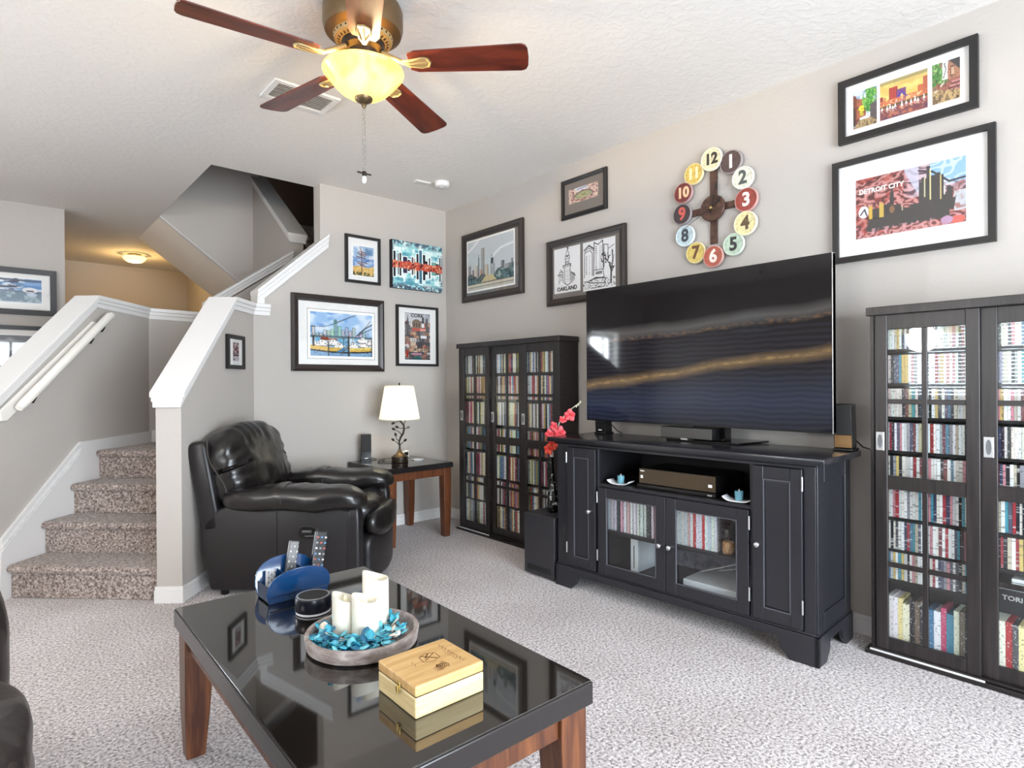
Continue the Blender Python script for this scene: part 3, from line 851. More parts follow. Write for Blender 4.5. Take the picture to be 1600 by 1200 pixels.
# ------------------------------------------------------------------ television
tv = thing('television', 'large flat black television on the charcoal stand', 'television', (2.83, 2.50, .874), R(-90))
TVW, TVH, TVZ = 1.46, .814, .957 - .874
SCR = bpy.data.materials.new('banded_screen'); SCR.use_nodes = True  # grey and amber bands painted into the screen's emission
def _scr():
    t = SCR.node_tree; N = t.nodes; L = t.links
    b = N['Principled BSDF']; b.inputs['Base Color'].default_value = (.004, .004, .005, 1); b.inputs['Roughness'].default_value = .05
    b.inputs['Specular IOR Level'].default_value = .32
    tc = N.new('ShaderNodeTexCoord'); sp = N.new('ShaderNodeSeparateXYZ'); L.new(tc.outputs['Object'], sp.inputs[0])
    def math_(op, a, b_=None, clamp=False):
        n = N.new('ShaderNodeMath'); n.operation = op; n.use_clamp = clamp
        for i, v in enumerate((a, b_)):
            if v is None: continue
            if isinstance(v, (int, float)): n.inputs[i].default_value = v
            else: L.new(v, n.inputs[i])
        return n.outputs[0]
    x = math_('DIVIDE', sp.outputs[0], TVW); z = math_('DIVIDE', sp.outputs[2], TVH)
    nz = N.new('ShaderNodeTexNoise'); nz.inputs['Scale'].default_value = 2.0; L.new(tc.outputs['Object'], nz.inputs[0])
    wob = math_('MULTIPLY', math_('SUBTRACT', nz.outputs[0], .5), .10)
    # centre height of the emissive bands: slope up to the right
    def sloped_band(z0, slope, wd):
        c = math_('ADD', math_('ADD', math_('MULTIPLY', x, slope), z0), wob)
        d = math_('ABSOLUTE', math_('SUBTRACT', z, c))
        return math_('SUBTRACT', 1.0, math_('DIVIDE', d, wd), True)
    r1 = sloped_band(.615, .085, .06); r2 = sloped_band(.26, .187, .05); r3 = sloped_band(.12, .05, .20)
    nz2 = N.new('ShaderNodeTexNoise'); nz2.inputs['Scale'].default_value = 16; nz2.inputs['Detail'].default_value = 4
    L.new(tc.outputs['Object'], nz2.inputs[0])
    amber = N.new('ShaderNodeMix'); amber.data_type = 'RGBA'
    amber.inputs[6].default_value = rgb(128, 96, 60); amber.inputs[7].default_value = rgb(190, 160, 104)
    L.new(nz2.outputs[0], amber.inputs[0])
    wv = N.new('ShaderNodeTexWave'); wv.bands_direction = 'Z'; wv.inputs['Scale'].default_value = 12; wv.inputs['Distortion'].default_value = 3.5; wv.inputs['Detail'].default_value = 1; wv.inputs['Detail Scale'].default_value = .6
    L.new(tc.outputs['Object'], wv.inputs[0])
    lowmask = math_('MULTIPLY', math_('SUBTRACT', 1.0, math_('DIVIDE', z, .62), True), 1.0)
    wave_tone = math_('MULTIPLY', math_('MULTIPLY', wv.outputs[1], .42), math_('MULTIPLY', math_('LESS_THAN', z, .62), 1.0))
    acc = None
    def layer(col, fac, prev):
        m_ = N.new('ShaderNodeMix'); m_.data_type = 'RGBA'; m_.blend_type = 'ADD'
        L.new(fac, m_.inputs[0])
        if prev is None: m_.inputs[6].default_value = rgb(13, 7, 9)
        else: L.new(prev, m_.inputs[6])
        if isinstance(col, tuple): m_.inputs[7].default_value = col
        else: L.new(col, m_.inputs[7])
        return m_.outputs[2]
    acc = layer(rgb(46, 46, 60), wave_tone, acc)
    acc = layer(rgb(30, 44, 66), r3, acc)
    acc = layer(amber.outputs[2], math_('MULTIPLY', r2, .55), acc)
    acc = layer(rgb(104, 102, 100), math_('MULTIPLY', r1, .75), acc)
    # broken amber dashes in the emission along the lower edge of the pale band
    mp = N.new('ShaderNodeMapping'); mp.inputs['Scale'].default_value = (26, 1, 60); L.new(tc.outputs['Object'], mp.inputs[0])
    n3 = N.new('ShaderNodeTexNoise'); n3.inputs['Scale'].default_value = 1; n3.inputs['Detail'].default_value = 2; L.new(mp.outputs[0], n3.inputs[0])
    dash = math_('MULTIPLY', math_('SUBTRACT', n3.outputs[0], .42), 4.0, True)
    r4 = sloped_band(.575, .085, .022); r5 = sloped_band(.262, .187, .016)
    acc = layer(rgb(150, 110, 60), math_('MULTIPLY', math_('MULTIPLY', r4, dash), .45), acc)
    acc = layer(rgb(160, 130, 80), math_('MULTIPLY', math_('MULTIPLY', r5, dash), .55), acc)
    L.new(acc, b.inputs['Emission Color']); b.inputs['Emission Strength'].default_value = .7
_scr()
MB().box(0, TVW, .002, .035, TVZ, TVZ + TVH).build('bezel', BLACKP, tv, bevel=.002)
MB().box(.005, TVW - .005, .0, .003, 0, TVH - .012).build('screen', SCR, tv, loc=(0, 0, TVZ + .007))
MB().box(TVW - .003, TVW, -.0005, .03, TVZ, TVZ + TVH).build('edge_trim', SILV, tv)
MB().box(.45, 1.0, .035, .075, TVZ + .03, TVZ + .42).build('rear_housing', BLACKP, tv, bevel=.01)
MB().hexa([(.60, -.02, 0), (1.02, -.02, 0), (1.06, .23, 0), (.56, .23, 0)], [(.60, -.02, .010), (1.02, -.02, .010), (1.06, .23, .010), (.56, .23, .010)]).build('base_plate', BLACKG, tv, bevel=.002)
MB().box(.74, .92, .03, .10, .01, TVZ + .02).build('stand_neck', BLACKG, tv, bevel=.003)
ctr = thing('centre_speaker', 'low dark grey bar speaker lying on the television base', 'speaker', (2.795, 1.925, .8842), R(-90))
MB().box(0, .315, 0, .09, .006, .066).build('cabinet', BLACKP, ctr, bevel=.003)
MB().box(.004, .311, -.006, 0, .009, .063).build('grille', mat('grey_grille', rgb(72, 70, 68), .6), ctr, bevel=.002)
MB().box(.13, .17, -.008, .04, 0, .009).build('foot', SILV, ctr, bevel=.001)
def satellite(label, loc, rz, bronze=True):
    s_ = thing('satellite_speaker', label, 'speaker', loc, rz)
    MB().hexa([(-.04, 0, .012), (.04, 0, .012), (.034, .075, .012), (-.034, .075, .012)], [(-.04, -.012, .215), (.04, -.012, .215), (.034, .06, .215), (-.034, .06, .215)]).build('cabinet', BLACKP, s_, bevel=.003)
    MB().hexa([(-.036, -.006, .075), (.036, -.006, .075), (.036, 0, .075), (-.036, 0, .075)], [(-.036, -.016, .211), (.036, -.016, .211), (.036, -.01, .211), (-.036, -.01, .211)]).build('grille', GRILL, s_, bevel=.002)
    if bronze:
        MB().hexa([(-.036, -.003, .015), (.036, -.003, .015), (.036, 0, .015), (-.036, 0, .015)], [(-.036, -.006, .073), (.036, -.006, .073), (.036, 0, .073), (-.036, 0, .073)]).build('lower_front', mat('bronze_gloss', rgb(120, 92, 58), .2, metal=.5), s_, bevel=.001)
    else:
        MB().box(-.012, .012, -.0062, -.004, .022, .028).build('mark', WHITEINK, s_)
    MB().box(-.043, .043, -.01, .08, 0, .012).build('foot', BLACKP, s_, bevel=.004)
    MB().tube([(.02, .076, .06), (.02, .10, .045), (.05, .11, .012), (.09, .10, .004)], .003, 6).build('speaker_cord', BLACKP, s_, smooth=60)
    return s_
satellite('black satellite speaker at the right end of the television stand', TSW(1.458, .355, .8745), TS_RZ)
satellite('black satellite speaker half hidden behind the left corner of the television', TSW(.085, .33, .8745), TS_RZ, False)

# ------------------------------------------------------------------ subwoofer, vase and orchid
sb = thing('subwoofer', 'black box subwoofer on the carpet at the left end of the stand', 'subwoofer', (2.524, 2.755, 0), R(-90))
MB().box(0, .262, 0, .36, .012, .384).build('cabinet', mat('charcoal_vinyl', rgb(44, 43, 47), .45), sb, bevel=.004)
MB().box(.03, .232, -.0015, .004, .035, .07).build('port_slot', BLACKG, sb)
for x in (.03, .232):
    for y in (.04, .32):
        MB().lathe([(.014, 0), (.016, .012)], 12, x, y).build('foot', BLACKP, sb)
vz = thing('bottle_vase', 'slender black and silver bottle vase on the subwoofer', 'vase', (2.647, 2.625, .3845))
def vshape():
    prof = [(.026, 0), (.036, .012), (.040, .05), (.036, .10), (.024, .16), (.015, .215), (.012, .27), (.0115, .33), (.016, .345), (.013, .343), (.009, .32)]
    m_ = MB(); n = 24; vs_ = []; fs = []
    for r__, z in prof:
        for i in range(n):
            a = 2 * math.pi * i / n
            q = r__ * (1 + .10 * math.sin(4 * a + z * 22))
            vs_.append((q * math.cos(a) + .006 * math.sin(z * 14), q * math.sin(a), z))
    for j in range(len(prof) - 1):
        for i in range(n):
            k = (i + 1) % n
            fs.append((j * n + i, j * n + k, (j + 1) * n + k, (j + 1) * n + i))
    fs.append(tuple(range(n - 1, -1, -1)))
    return m_.add(vs_, fs)
vshape().build('vase_body', mat('black_silver_glaze', rgb(14, 14, 14), .14, spec=.7, mix=(rgb(170, 170, 166), 34, .57, .63)), vz, smooth=60)
orc = thing('orchid_spray', 'coral red artificial orchid spray standing in the bottle vase', 'flowers', (2.647, 2.625, .3845 + .30))
STEM = mat('pale_stem', rgb(196, 196, 170), .5)
sp_ = [(0, 0, -.25), (.004, .004, .0), (.0, .0, .07), (.012, -.012, .16), (.035, -.03, .26), (.075, -.065, .33), (.13, -.12, .385)]
MB().tube(sp_, .0035, 6).build('stem', STEM, orc, smooth=60)
CORAL = mat('coral_petal', rgb(214, 62, 72), .5, mix=(rgb(236, 110, 118), 30, .4, .7))
RED = mat('red_petal', rgb(212, 50, 40), .5, mix=(rgb(230, 96, 70), 30, .4, .7))
def petal(ang, ln, wd, tilt):
    m_ = MB(); vs_ = []; fs = []
    n = 6
    for i in range(n + 1):
        u = i / n
        ww = wd * math.sin(math.pi * min(1, .12 + u * .88)) ** .7
        for s_ in (-1, 0, 1):
            vs_.append((u * ln, s_ * ww, .18 * ln * math.sin(u * 2.2) - .25 * abs(s_) * ww * (1 if u > .2 else 0)))
    for i in range(n):
        for j in (0, 1):
            a = i * 3 + j
            fs.append((a, a + 3, a + 4, a + 1))
    m_.m = Matrix.Rotation(ang, 4, 'Z') @ Matrix.Rotation(-tilt, 4, 'Y')
    m_.add(vs_, fs)
    return m_
vd = Vector((-.70, -.68, .05)).normalized()
def bloom(px, py, pz, sz, m_, twist, face):
    f = thing_part = bpy.data.objects.new('bloom', None)
    mb = MB()
    for k in range(5):
        a = petal(twist + k * 2 * math.pi / 5, sz * (1 if k in (1, 4) else .85), sz * .42, .25)
        mb.add(a.v, a.f)
    c = petal(twist + .6, sz * .4, sz * .2, .9); mb.add(c.v, c.f)
    me = mb.mesh('bloom', smooth=180); me.materials.append(m_)
    bpy.data.objects.remove(f)
    o = link('bloom', me, orc, (px, py, pz))
    o.rotation_mode = 'QUATERNION'
    o.rotation_quaternion = Vector(face).normalized().to_track_quat('Z', 'Y')
    md = o.modifiers.new('thick', 'SOLIDIFY'); md.thickness = .0015
    return o
bloom(-.016, .012, .095, .042, RED, .2, (-.8, -.3, -.1))
bloom(.008, -.006, .125, .048, RED, 1.1, (-.6, -.7, .1))
bloom(-.012, .008, .185, .040, CORAL, .5, (-.8, -.4, .2))
bloom(.030, -.035, .192, .052, CORAL, .1, (-.7, -.7, .3))
bloom(.010, -.010, .235, .036, CORAL, .9, (-.8, -.2, .3))
bloom(.048, -.045, .275, .030, CORAL, .9, (-.6, -.7, .4))
bloom(.082, -.075, .305, .046, CORAL, .3, (-.7, -.6, .1))
for p in ((.115, -.10, .362), (.13, -.12, .388), (.122, -.11, .372)):
    MB().cushion(p, (.006, .006, .009), 2, 4).build('bud', STEM, orc, smooth=180)
# ------------------------------------------------------------------ leather recliner
rc = thing('recliner', 'black leather recliner beside the half wall and the end table', 'recliner', (.922, 3.632, 0), R(-43))
RW = .76
def panel_poly():
    return [(.0, .035), (-.045, .25), (-.05, .38), (-.03, .43), (.04, .49), (.12, .525), (.70, .52), (.80, .49), (.835, .42), (.835, .035)]
for y0, y1 in ((0, .12), (RW - .12, RW)):
    MB().prism(panel_poly(), y0, y1).build('side_panel', LEATHP, rc, bevel=.022, seg=3, smooth=50)
MB().box(.386, .390, -.0025, .001, .07, .50).build('panel_seam', BLACKP, rc)
for y in (.045, RW - .045):
    MB().cushion((.815, y, .275), (.04, .05, .235), 5, 10).build('front_post', LEATHP, rc, smooth=180)
MB().box(.02, .78, .12, RW - .12, .05, .34).build('base', LEATHP, rc, bevel=.01)
for x in (.06, .74):
    for y in (.06, RW - .06):
        MB().lathe([(.022, 0), (.025, .04)], 12, x, y).build('foot', BLACKP, rc)
def armshape(q, u):
    x = q[0]
    z = q[2] - .05 * max(0, (x - .20)) ** 2 * 9 - .05 * max(0, -x - .16) + .006 * math.cos(x * 17 + 1)
    g = .006 * math.sin(x * 60) * max(0, u[2]) * math.exp(-((x + .05) / .12) ** 2)
    return (x, q[1] * (1 + .22 * max(0, x)), z + g)
def arm(y):
    MB().cushion((.475, y, .555), (.405, .125, .072), 3.0, 22, .008, 8, y * 3, armshape).build('armrest', LEATH, rc, smooth=180)
arm(.05); arm(RW - .05)
for y in (.05, RW - .05):
    MB().tube([(.44, y + .127 * math.cos(a), .555 + .078 * math.sin(a)) for a in [R(d) for d in range(-10, 191, 20)]], .003, 6).build('arm_seam', LEATHP, rc)
MB().cushion((.55, RW / 2, .415), (.345, .245, .095), 4, 18, .012, 6, 2.2, lambda q, u: (q[0], q[1], q[2] + .03 * max(0, q[0]) - .02 * max(0, q[0] - .26) * 6)).build('seat_cushion', LEATH, rc, smooth=180)
MB().cushion((.875, RW / 2, .375), (.055, .25, .085), 3, 12, .008, 7, 3.1, lambda q, u: (q[0] + .03 * (1 - (q[1] / .25) ** 2), q[1], q[2])).build('footrest_roll', LEATH, rc, smooth=180)
MB().cushion((.835, RW / 2, .185), (.05, .27, .135), 6, 12, .004, 6, 4.4, lambda q, u: (q[0] + .045 * (1 - (q[1] / .28) ** 2), q[1], q[2])).build('footrest_panel', LEATHP, rc, smooth=180)
def tilt(mb, a, piv):
    T = Matrix.Translation(piv) @ Matrix.Rotation(a, 4, 'Y') @ Matrix.Translation(-Vector(piv))
    mb.v = [tuple(T @ Vector(p)) for p in mb.v]
    return mb
def backshape(q, u):
    y, z = q[1], q[2]
    # fine gathers that run down from the top seam and in from the side seams, plump centre and a lumbar roll
    top = max(0, z - .02) * 4; low = max(0, -z - .02) * 4
    g = .0075 * math.sin(y * 62 + 3 * math.sin(y * 11 + z * 8)) * (top ** 1.2 + .8 * low ** 1.2) * (.4 + abs(u[0]))
    sd = .006 * math.sin(z * 70 + 4 * math.sin(z * 13)) * max(0, abs(y) / .33 - .55) * 2
    bulge = 1.0 + .28 * (1 - (y / .36) ** 2) * (1 - (z / .30) ** 2)
    return (q[0] * bulge + g + sd, y, z - .035 * (y / .33) ** 2 * (1 if z > 0 else 0) + g * .3)
b_ = MB().cushion((.115, RW / 2 + .015, .735), (.115, .37, .245), 4.4, 30, .008, 7, 7.7, backshape)
tilt(b_, R(-18), (.15, 0, .50)).build('back_cushion', LEATH, rc, smooth=180)
s_ = MB().prism([(-.035, .36), (.07, .36), (.085, .84), (.07, .875), (.0, .88), (-.035, .85)], .0, RW)
tilt(s_, R(-12), (.0, 0, .36)).build('back_shell', LEATHP, rc, bevel=.022, seg=3, smooth=50)
for y in (.010,):   # piping down the sides of the pillow
    t_ = MB().tube([(.115 + .02 * math.sin(k * .7), y - .012 * math.sin(math.pi * k / 9) * (1 if y < .3 else -1), .53 + .38 * k / 9) for k in range(10)], .004, 6); tilt(t_, R(-18), (.15, 0, .50)).build('piping', mat('seam_highlight', rgb(60, 54, 52), .4), rc, smooth=60)
def oval(cx, cz, rx, rz_, y0, y1, n=24):
    return MB().prism([(cx + rx * math.copysign(abs(math.cos(2 * math.pi * i / n)) ** .7, math.cos(2 * math.pi * i / n)), cz + rz_ * math.copysign(abs(math.sin(2 * math.pi * i / n)) ** .8, math.sin(2 * math.pi * i / n))) for i in range(n)], y0, y1)
lv = oval(.565, .362, .062, .045, -.009, .002).build('lever_plate', LEATHP, rc, bevel=.004)
oval(.565, .362, .050, .034, -.0105, -.008).build('lever_recess', BLACKG, lv)
MB().box(.535, .590, -.018, -.010, .366, .380).box(.55, .60, -.015, -.010, .345, .351).build('lever', mat('dark_metal', rgb(110, 110, 114), .25, metal=.8), lv, bevel=.003)
MB().hexa([(.33, .34, .505), (.40, .28, .505), (.45, .34, .508), (.39, .42, .508)], [(.33, .34, .511), (.40, .28, .509), (.45, .34, .511), (.41, .42, .535)]).build('care_tag', WHP, rc)

# ------------------------------------------------------------------ tables with dark tops and tapering legs
def top_mat(name, col, ior):
    m_ = mat(name, col, .04, spec=.5)
    m_.node_tree.nodes['Principled BSDF'].inputs['IOR'].default_value = ior
    return m_
TTOP = top_mat('polished_dark_top', rgb(26, 23, 21), 2.2)
def tapered_table(name, label, cat, loc, rz, W_, L_, H_, th, leg, legb, wood, edge):
    t = thing(name, label, cat, loc, rz)
    MB().box(-W_ / 2, W_ / 2, -L_ / 2, L_ / 2, H_ - th, H_ - .004).build('tabletop', edge, t, bevel=.003)
    MB().box(-W_ / 2 + .004, W_ / 2 - .004, -L_ / 2 + .004, L_ / 2 - .004, H_ - .0045, H_).build('polished_surface', TTOP, t)
    ins = .012
    for sx in (-1, 1):
        for sy in (-1, 1):
            x, y = sx * (W_ / 2 - ins), sy * (L_ / 2 - ins)
            def Q(s, z, sh=0):
                a, b = x - sx * sh, y - sy * sh
                q = [(a, b, z), (a - sx * s, b, z), (a - sx * s, b - sy * s, z), (a, b - sy * s, z)]
                return q if sx * sy > 0 else q[::-1]
            lm = MB()
            zt, zm = H_ - th, (H_ - th) * .80
            q0, q1, q2 = Q(legb, 0, .008), Q(leg, zm), Q(leg, zt)
            qq = Q((leg + legb) / 2 + .004, zm * .45, .001)
            n = lm.add(q0 + qq + q1 + q2, [(3, 2, 1, 0), (12, 13, 14, 15)] + [(a + i, a + (i + 1) % 4, a + 4 + (i + 1) % 4, a + 4 + i) for a in (0, 4, 8) for i in range(4)])
            lm.build('leg', wood, t, bevel=.003)
    ah = .06
    z0, z1 = H_ - th - ah, H_ - th
    i2 = ins + .012
    for sy in (-1, 1):
        y = sy * (L_ / 2 - i2)
        MB().box(-W_ / 2 + ins + leg, W_ / 2 - ins - leg, min(y, y - sy * .022), max(y, y - sy * .022), z0, z1).build('apron', wood, t, bevel=.002)
    for sx in (-1, 1):
        x = sx * (W_ / 2 - i2)
        MB().box(min(x, x - sx * .022), max(x, x - sx * .022), -L_ / 2 + ins + leg, L_ / 2 - ins - leg, z0, z1).build('apron', wood, t, bevel=.002)
    return t
TEDGE = mat('dark_table_edge', rgb(30, 27, 27), .22, spec=.6)
tapered_table('end_table', 'square brown end table with a polished black top in the corner', 'end table', (2.425, 4.085, 0), R(1.5), .585, .60, .58, .042, .068, .052, WOODB, TEDGE)
tapered_table('coffee_table', 'long coffee table with polished dark top and tapering brown legs', 'coffee table', (.7735, 1.566, 0), R(-.8), .672, 1.21, .47, .058, .085, .055, mat('coffee_leg_wood', rgb(66, 34, 22), .34, grain=(rgb(114, 68, 38), (40, 40, 4))), TEDGE)

# table lamp
lp = thing('table_lamp', 'bronze leaf-stemmed table lamp with cream shade on the end table', 'lamp', (2.405, 4.06, .5805))
MB().lathe([(.062, 0), (.064, .004), (.064, .018), (.061, .021), (.061, .024), (.064, .027), (.064, .044), (.060, .047)], 32).build('base', BRONZD, lp, smooth=35)
MB().lathe([(.058, .047), (.05, .058), (.03, .068), (.016, .085), (.012, .10)], 24).build('base_dome', BRONZE, lp, smooth=50)
stem = [(0, 0, .08), (.0, .0, .13), (-.004, 0, .16), (.008, 0, .195), (.028, 0, .225), (.036, 0, .26), (.032, 0, .29), (.012, 0, .315), (0, 0, .345), (0, 0, .36)]
LR = Matrix.Rotation(R(-41), 4, 'Z')
def LT(pts): return [tuple(LR @ Vector(p)) for p in pts]
st_ = MB().tube(LT(stem), [.008, .007, .007, .008, .008, .008, .0075, .007, .006, .006], 8).build('stem', BRONZD, lp, smooth=60)
twigs = [[(0, 0, .13), (.02, -.01, .15), (.035, -.015, .163)], [(0, 0, .13), (-.02, .01, .15), (-.04, .01, .165)], [(.02, 0, .21), (0, -.01, .235), (-.03, -.01, .252)],
         [(-.002, 0, .165), (-.022, -.01, .18), (-.026, -.01, .20)], [(.034, 0, .27), (.01, .01, .262), (-.006, .01, .268)], [(.03, 0, .29), (.04, 0, .31), (.046, 0, .322)],
         [(.012, 0, .315), (-.012, 0, .322), (-.034, 0, .312)], [(.036, 0, .26), (.05, .005, .265)]]
for tw in twigs:
    MB().tube(LT(tw), [.004, .003, .0022][:len(tw)], 6).build('twig', BRONZD, st_, smooth=60)
    a, b = Vector(tw[-2]), Vector(tw[-1])
    d = (b - a).normalized(); pz = Vector((0, 1, 0)); s2 = d.cross(pz).normalized()
    lf = []
    for k in range(7):
        u = k / 6
        lf.append((b + d * (u * .034), .010 * math.sin(math.pi * u) ** .8))
    vs_ = [tuple(LR @ (p + s2 * ww + pz * (.004 if ww < .001 else 0))) for p, ww in lf] + [tuple(LR @ (p - s2 * ww)) for p, ww in lf]
    m_ = MB().add(vs_, [(i, i + 1, 8 + i, 7 + i) for i in range(6)])
    o = m_.build('leaf', BRONZD, st_); md = o.modifiers.new('thick', 'SOLIDIFY'); md.thickness = .002
SHADE = mat('lit_linen_shade', rgb(250, 246, 228), .8, emit=(rgb(255, 248, 224), .62), bump=(300, .2, .001))
sh_ = MB().lathe([(.158, .337), (.112, .597)], 40, cap=False).build('lamp_shade', SHADE, lp, smooth=60)
md = sh_.modifiers.new('thick', 'SOLIDIFY'); md.thickness = .002
MB().lathe([(.1595, .335), (.1585, .342)], 40, cap=False).lathe([(.1135, .592), (.1125, .600)], 40, cap=False).build('shade_trim', mat('shade_ribbon', rgb(236, 228, 200), .7), lp, smooth=60)
MB().tube([(0, 0, .36), (0, 0, .60)], .004, 6).tube([(-.11, 0, .59), (.11, 0, .59)], .002, 5).build('harp', BRONZD, lp)
MB().lathe([(.004, .60), (.007, .607), (.005, .618), (.001, .624)], 10).build('finial', BRONZD, lp, smooth=60)
MB().cushion((0, 0, .46), (.028, .028, .045), 2.2, 8).build('bulb', mat('lit_bulb', rgb(255, 240, 200), .4, emit=(rgb(255, 226, 170), 6)), lp, smooth=180)
MB().tube([(-.06, .02, .006), (-.11, .06, .006), (-.135, .10, .006), (-.10, .15, .006), (-.02, .2, .006)], .003, 6).build('cord', BLACKP, lp, smooth=60)
satellite('black satellite speaker on the end table behind the recliner', (2.235, 4.285, .5805), R(-22), False)
jc = thing('jar_candle', 'small clear glass candle jar behind the table lamp', 'candle', (2.60, 4.30, .5805))
MB().lathe([(.034, .004), (.034, .055), (.030, .056)], 20).build('wax', mat('white_wax', rgb(240, 238, 232), .5), jc, smooth=50)
MB().lathe([(.036, 0), (.040, .004), (.040, .09), (.038, .092)], 20, cap=False).build('jar_glass', GLASS, jc, smooth=50)
MB().box(-.030, .004, -.0415, -.040, .02, .05).build('jar_label', BLACKP, jc)
co = thing('coaster', 'round white coaster on the end table beside the lamp', 'coaster', (2.585, 4.085, .5805))
MB().lathe([(.044, 0), (.047, .003), (.047, .006), (.040, .0075), (.0, .0068)], 28, cap=False).build('coaster_disc', WHP, co, smooth=40)

# ------------------------------------------------------------------ things on the coffee table
TZ = .4703
BLUE = mat('blue_lacquer', rgb(20, 62, 108), .16, spec=.6, coat=.5)
BLUEI = mat('dark_blue_lining', rgb(18, 36, 66), .4)
ca = thing('remote_caddy', 'glossy blue remote caddy with two rounded plates at the end of the coffee table', 'remote caddy', (.784, 2.035, TZ), R(0))
def plate(w_, h, y0, lean, th, name, m_):
    n = 22
    pts = [(-w_ * .92, 0)] + [(-w_ * math.copysign(abs(math.cos(math.pi * i / n)) ** .85, math.cos(math.pi * i / n)), .035 + (h - .035) * math.sin(math.pi * i / n) ** .8) for i in range(n + 1)] + [(w_ * .92, 0)]
    m2 = MB().prism(pts, 0, th)
    m2.v = [(x, y + y0 + lean * z, z) for x, y, z in m2.v]
    m2.build(name, m_, ca, bevel=.002, smooth=50)
plate(.108, .110, -.045, -.22, .006, 'front_plate', BLUE)
plate(.108, .122, .055, .20, .006, 'back_plate', BLUE)
cu = MB()
n = 14
prof = [(-.052 + .115 * i / n, .004 + .018 * (2 * i / n - 1) ** 2) for i in range(n + 1)]
cu.prism(prof + [(a, b + .004) for a, b in prof[::-1]], -.098, .098, 'yz').build('base', BLUEI, ca)
for x in (-.035, .035):
    MB().box(x - .002, x + .002, -.05, .06, .012, .085).build('divider', BLUE, ca, bevel=.001)
for x in (-.1, .097):
    MB().box(x, x + .003, -.048, .058, .006, .055).build('end_wall', BLUEI, ca)
def remote(label, x, y, z, ax, ay, L_, w_, body, keys):
    r1 = thing('remote_control', label, 'remote control', (x, y, z))
    r1.rotation_euler = (ax, ay, 0)
    MB().box(-w_ / 2, w_ / 2, 0, .018, 0, L_).build('remote_body', body, r1, bevel=.004)
    kk = keys
    for i in range(7):
        for j in range(3):
            kx = -w_ / 2 + w_ * (j + .5) / 3
            if L_ * .2 + i * L_ * .11 < L_ - .01:
                MB().box(kx - w_ * .085, kx + w_ * .085, -.002, .001, L_ * .2 + i * L_ * .11, L_ * .2 + i * L_ * .11 + .006).build('key', kk[(i + j) % len(kk)], r1)
K1 = mat('grey_keys', rgb(120, 120, 122), .4); K2 = mat('pale_keys', rgb(176, 174, 170), .4); K3 = mat('red_keys', rgb(150, 60, 50), .4); K4 = mat('blue_keys', rgb(70, 110, 150), .4)
remote('thick remote with many coloured keys standing at the right of the caddy', .868, 2.05, .492, R(-8), R(13), .175, .045, BLACKP, (K2, K1, K3, K4))
remote('thin grey remote standing in the middle of the caddy', .775, 2.06, .492, R(-8), R(13), .155, .034, mat('grey_remote', rgb(96, 94, 93), .35, metal=.3), (K1, K2))
remote('small remote lying low at the left of the caddy', .712, 2.045, .49, R(-14), R(6), .075, .030, mat('pale_remote', rgb(196, 198, 200), .35), (K1, K2))
pk = thing('smart_speaker', 'round black puck speaker between the caddy and the candles', 'speaker', (.772, 1.842, TZ))
MB().lathe([(.050, 0), (.053, .002), (.053, .006), (.050, .009)], 36).build('light_ring', mat('white_ring', rgb(236, 238, 244), .3), pk, smooth=40)
MB().lathe([(.0535, .009), (.0555, .012), (.0555, .047), (.0535, .052), (.049, .053)], 40).build('body', mat('dark_blue_black', rgb(16, 18, 30), .28), pk, smooth=40)
MB().lathe([(.0505, .052), (.0505, .0545), (.046, .0545), (.046, .052)], 40, cap=False).build('rim', SILV, pk, smooth=40)
MB().lathe([(.046, .050), (.046, .0535), (0, .0535)], 36, cap=False).build('grille', GRILL, pk)
ty = thing('round_tray', 'round grey weathered wooden tray holding the candles', 'tray', (.783, 1.528, TZ))
MB().lathe([(.0, .0), (.142, .0), (.151, .006), (.156, .036), (.154, .040), (.143, .040), (.140, .036), (.138, .012), (.0, .012)], 56, cap=False).build('tray_body', mat('weathered_wood', rgb(128, 114, 108), .6, grain=(rgb(186, 176, 172), (20, 20, 40)), bump=(60, .3, .003)), ty, smooth=40)
def wax_candle(label, x, y, r1, h, slope, az):
    cdl = thing('pillar_candle', label, 'candle', (x, y, TZ + .0125))
    n = 32; m_ = MB(); vs_ = []; fs = []
    def hz(a, base_): return base_ + slope * math.cos(a - az) - .25 * slope * (1 - math.cos(2 * (a - az)))
    rings = [(r1 * .98, 0, 0), (r1, .004, 0), (r1, h - .006, 1), (r1 * .97, h, 1), (r1 * .85, h - .001, 1), (r1 * .74, h - .022, .6), (r1 * .3, h - .026 - slope * .3, .2), (.001, h - .026 - slope * .3, .1)]
    for rr, z, k in rings:
        for i in range(n):
            a = 2 * math.pi * i / n
            vs_.append((rr * math.cos(a), rr * math.sin(a), z + k * (hz(a, 0))))
    for j in range(len(rings) - 1):
        for i in range(n):
            k = (i + 1) % n
            fs.append((j * n + i, j * n + k, (j + 1) * n + k, (j + 1) * n + i))
    fs.append(tuple(range(n - 1, -1, -1)))
    m_.add(vs_, fs)
    wx = m_.build('wax', mat('ivory_wax', rgb(226, 221, 206), .42), cdl, smooth=50)
    fl = MB()
    fl.cushion((0, 0, h - .014), (.006, .004, .016), 2, 6)
    fl.build('flame_tip', mat('ivory_tip', rgb(246, 236, 204), .4), cdl, smooth=180)
wax_candle('front ivory pillar candle of the three in the round tray', .786, 1.518, .0375, .118, .010, R(150))
wax_candle('tallest ivory pillar candle at the back of the round tray', .838, 1.555, .0375, .160, .012, R(150))
wax_candle('shorter ivory pillar candle at the left of the round tray', .756, 1.580, .036, .112, .012, R(150))
PET = [mat('teal_petal', rgb(52, 150, 172), .5), mat('light_teal_petal', rgb(110, 190, 206), .5), mat('deep_teal_petal', rgb(24, 90, 120), .5), mat('cream_petal', rgb(222, 210, 196), .5)]
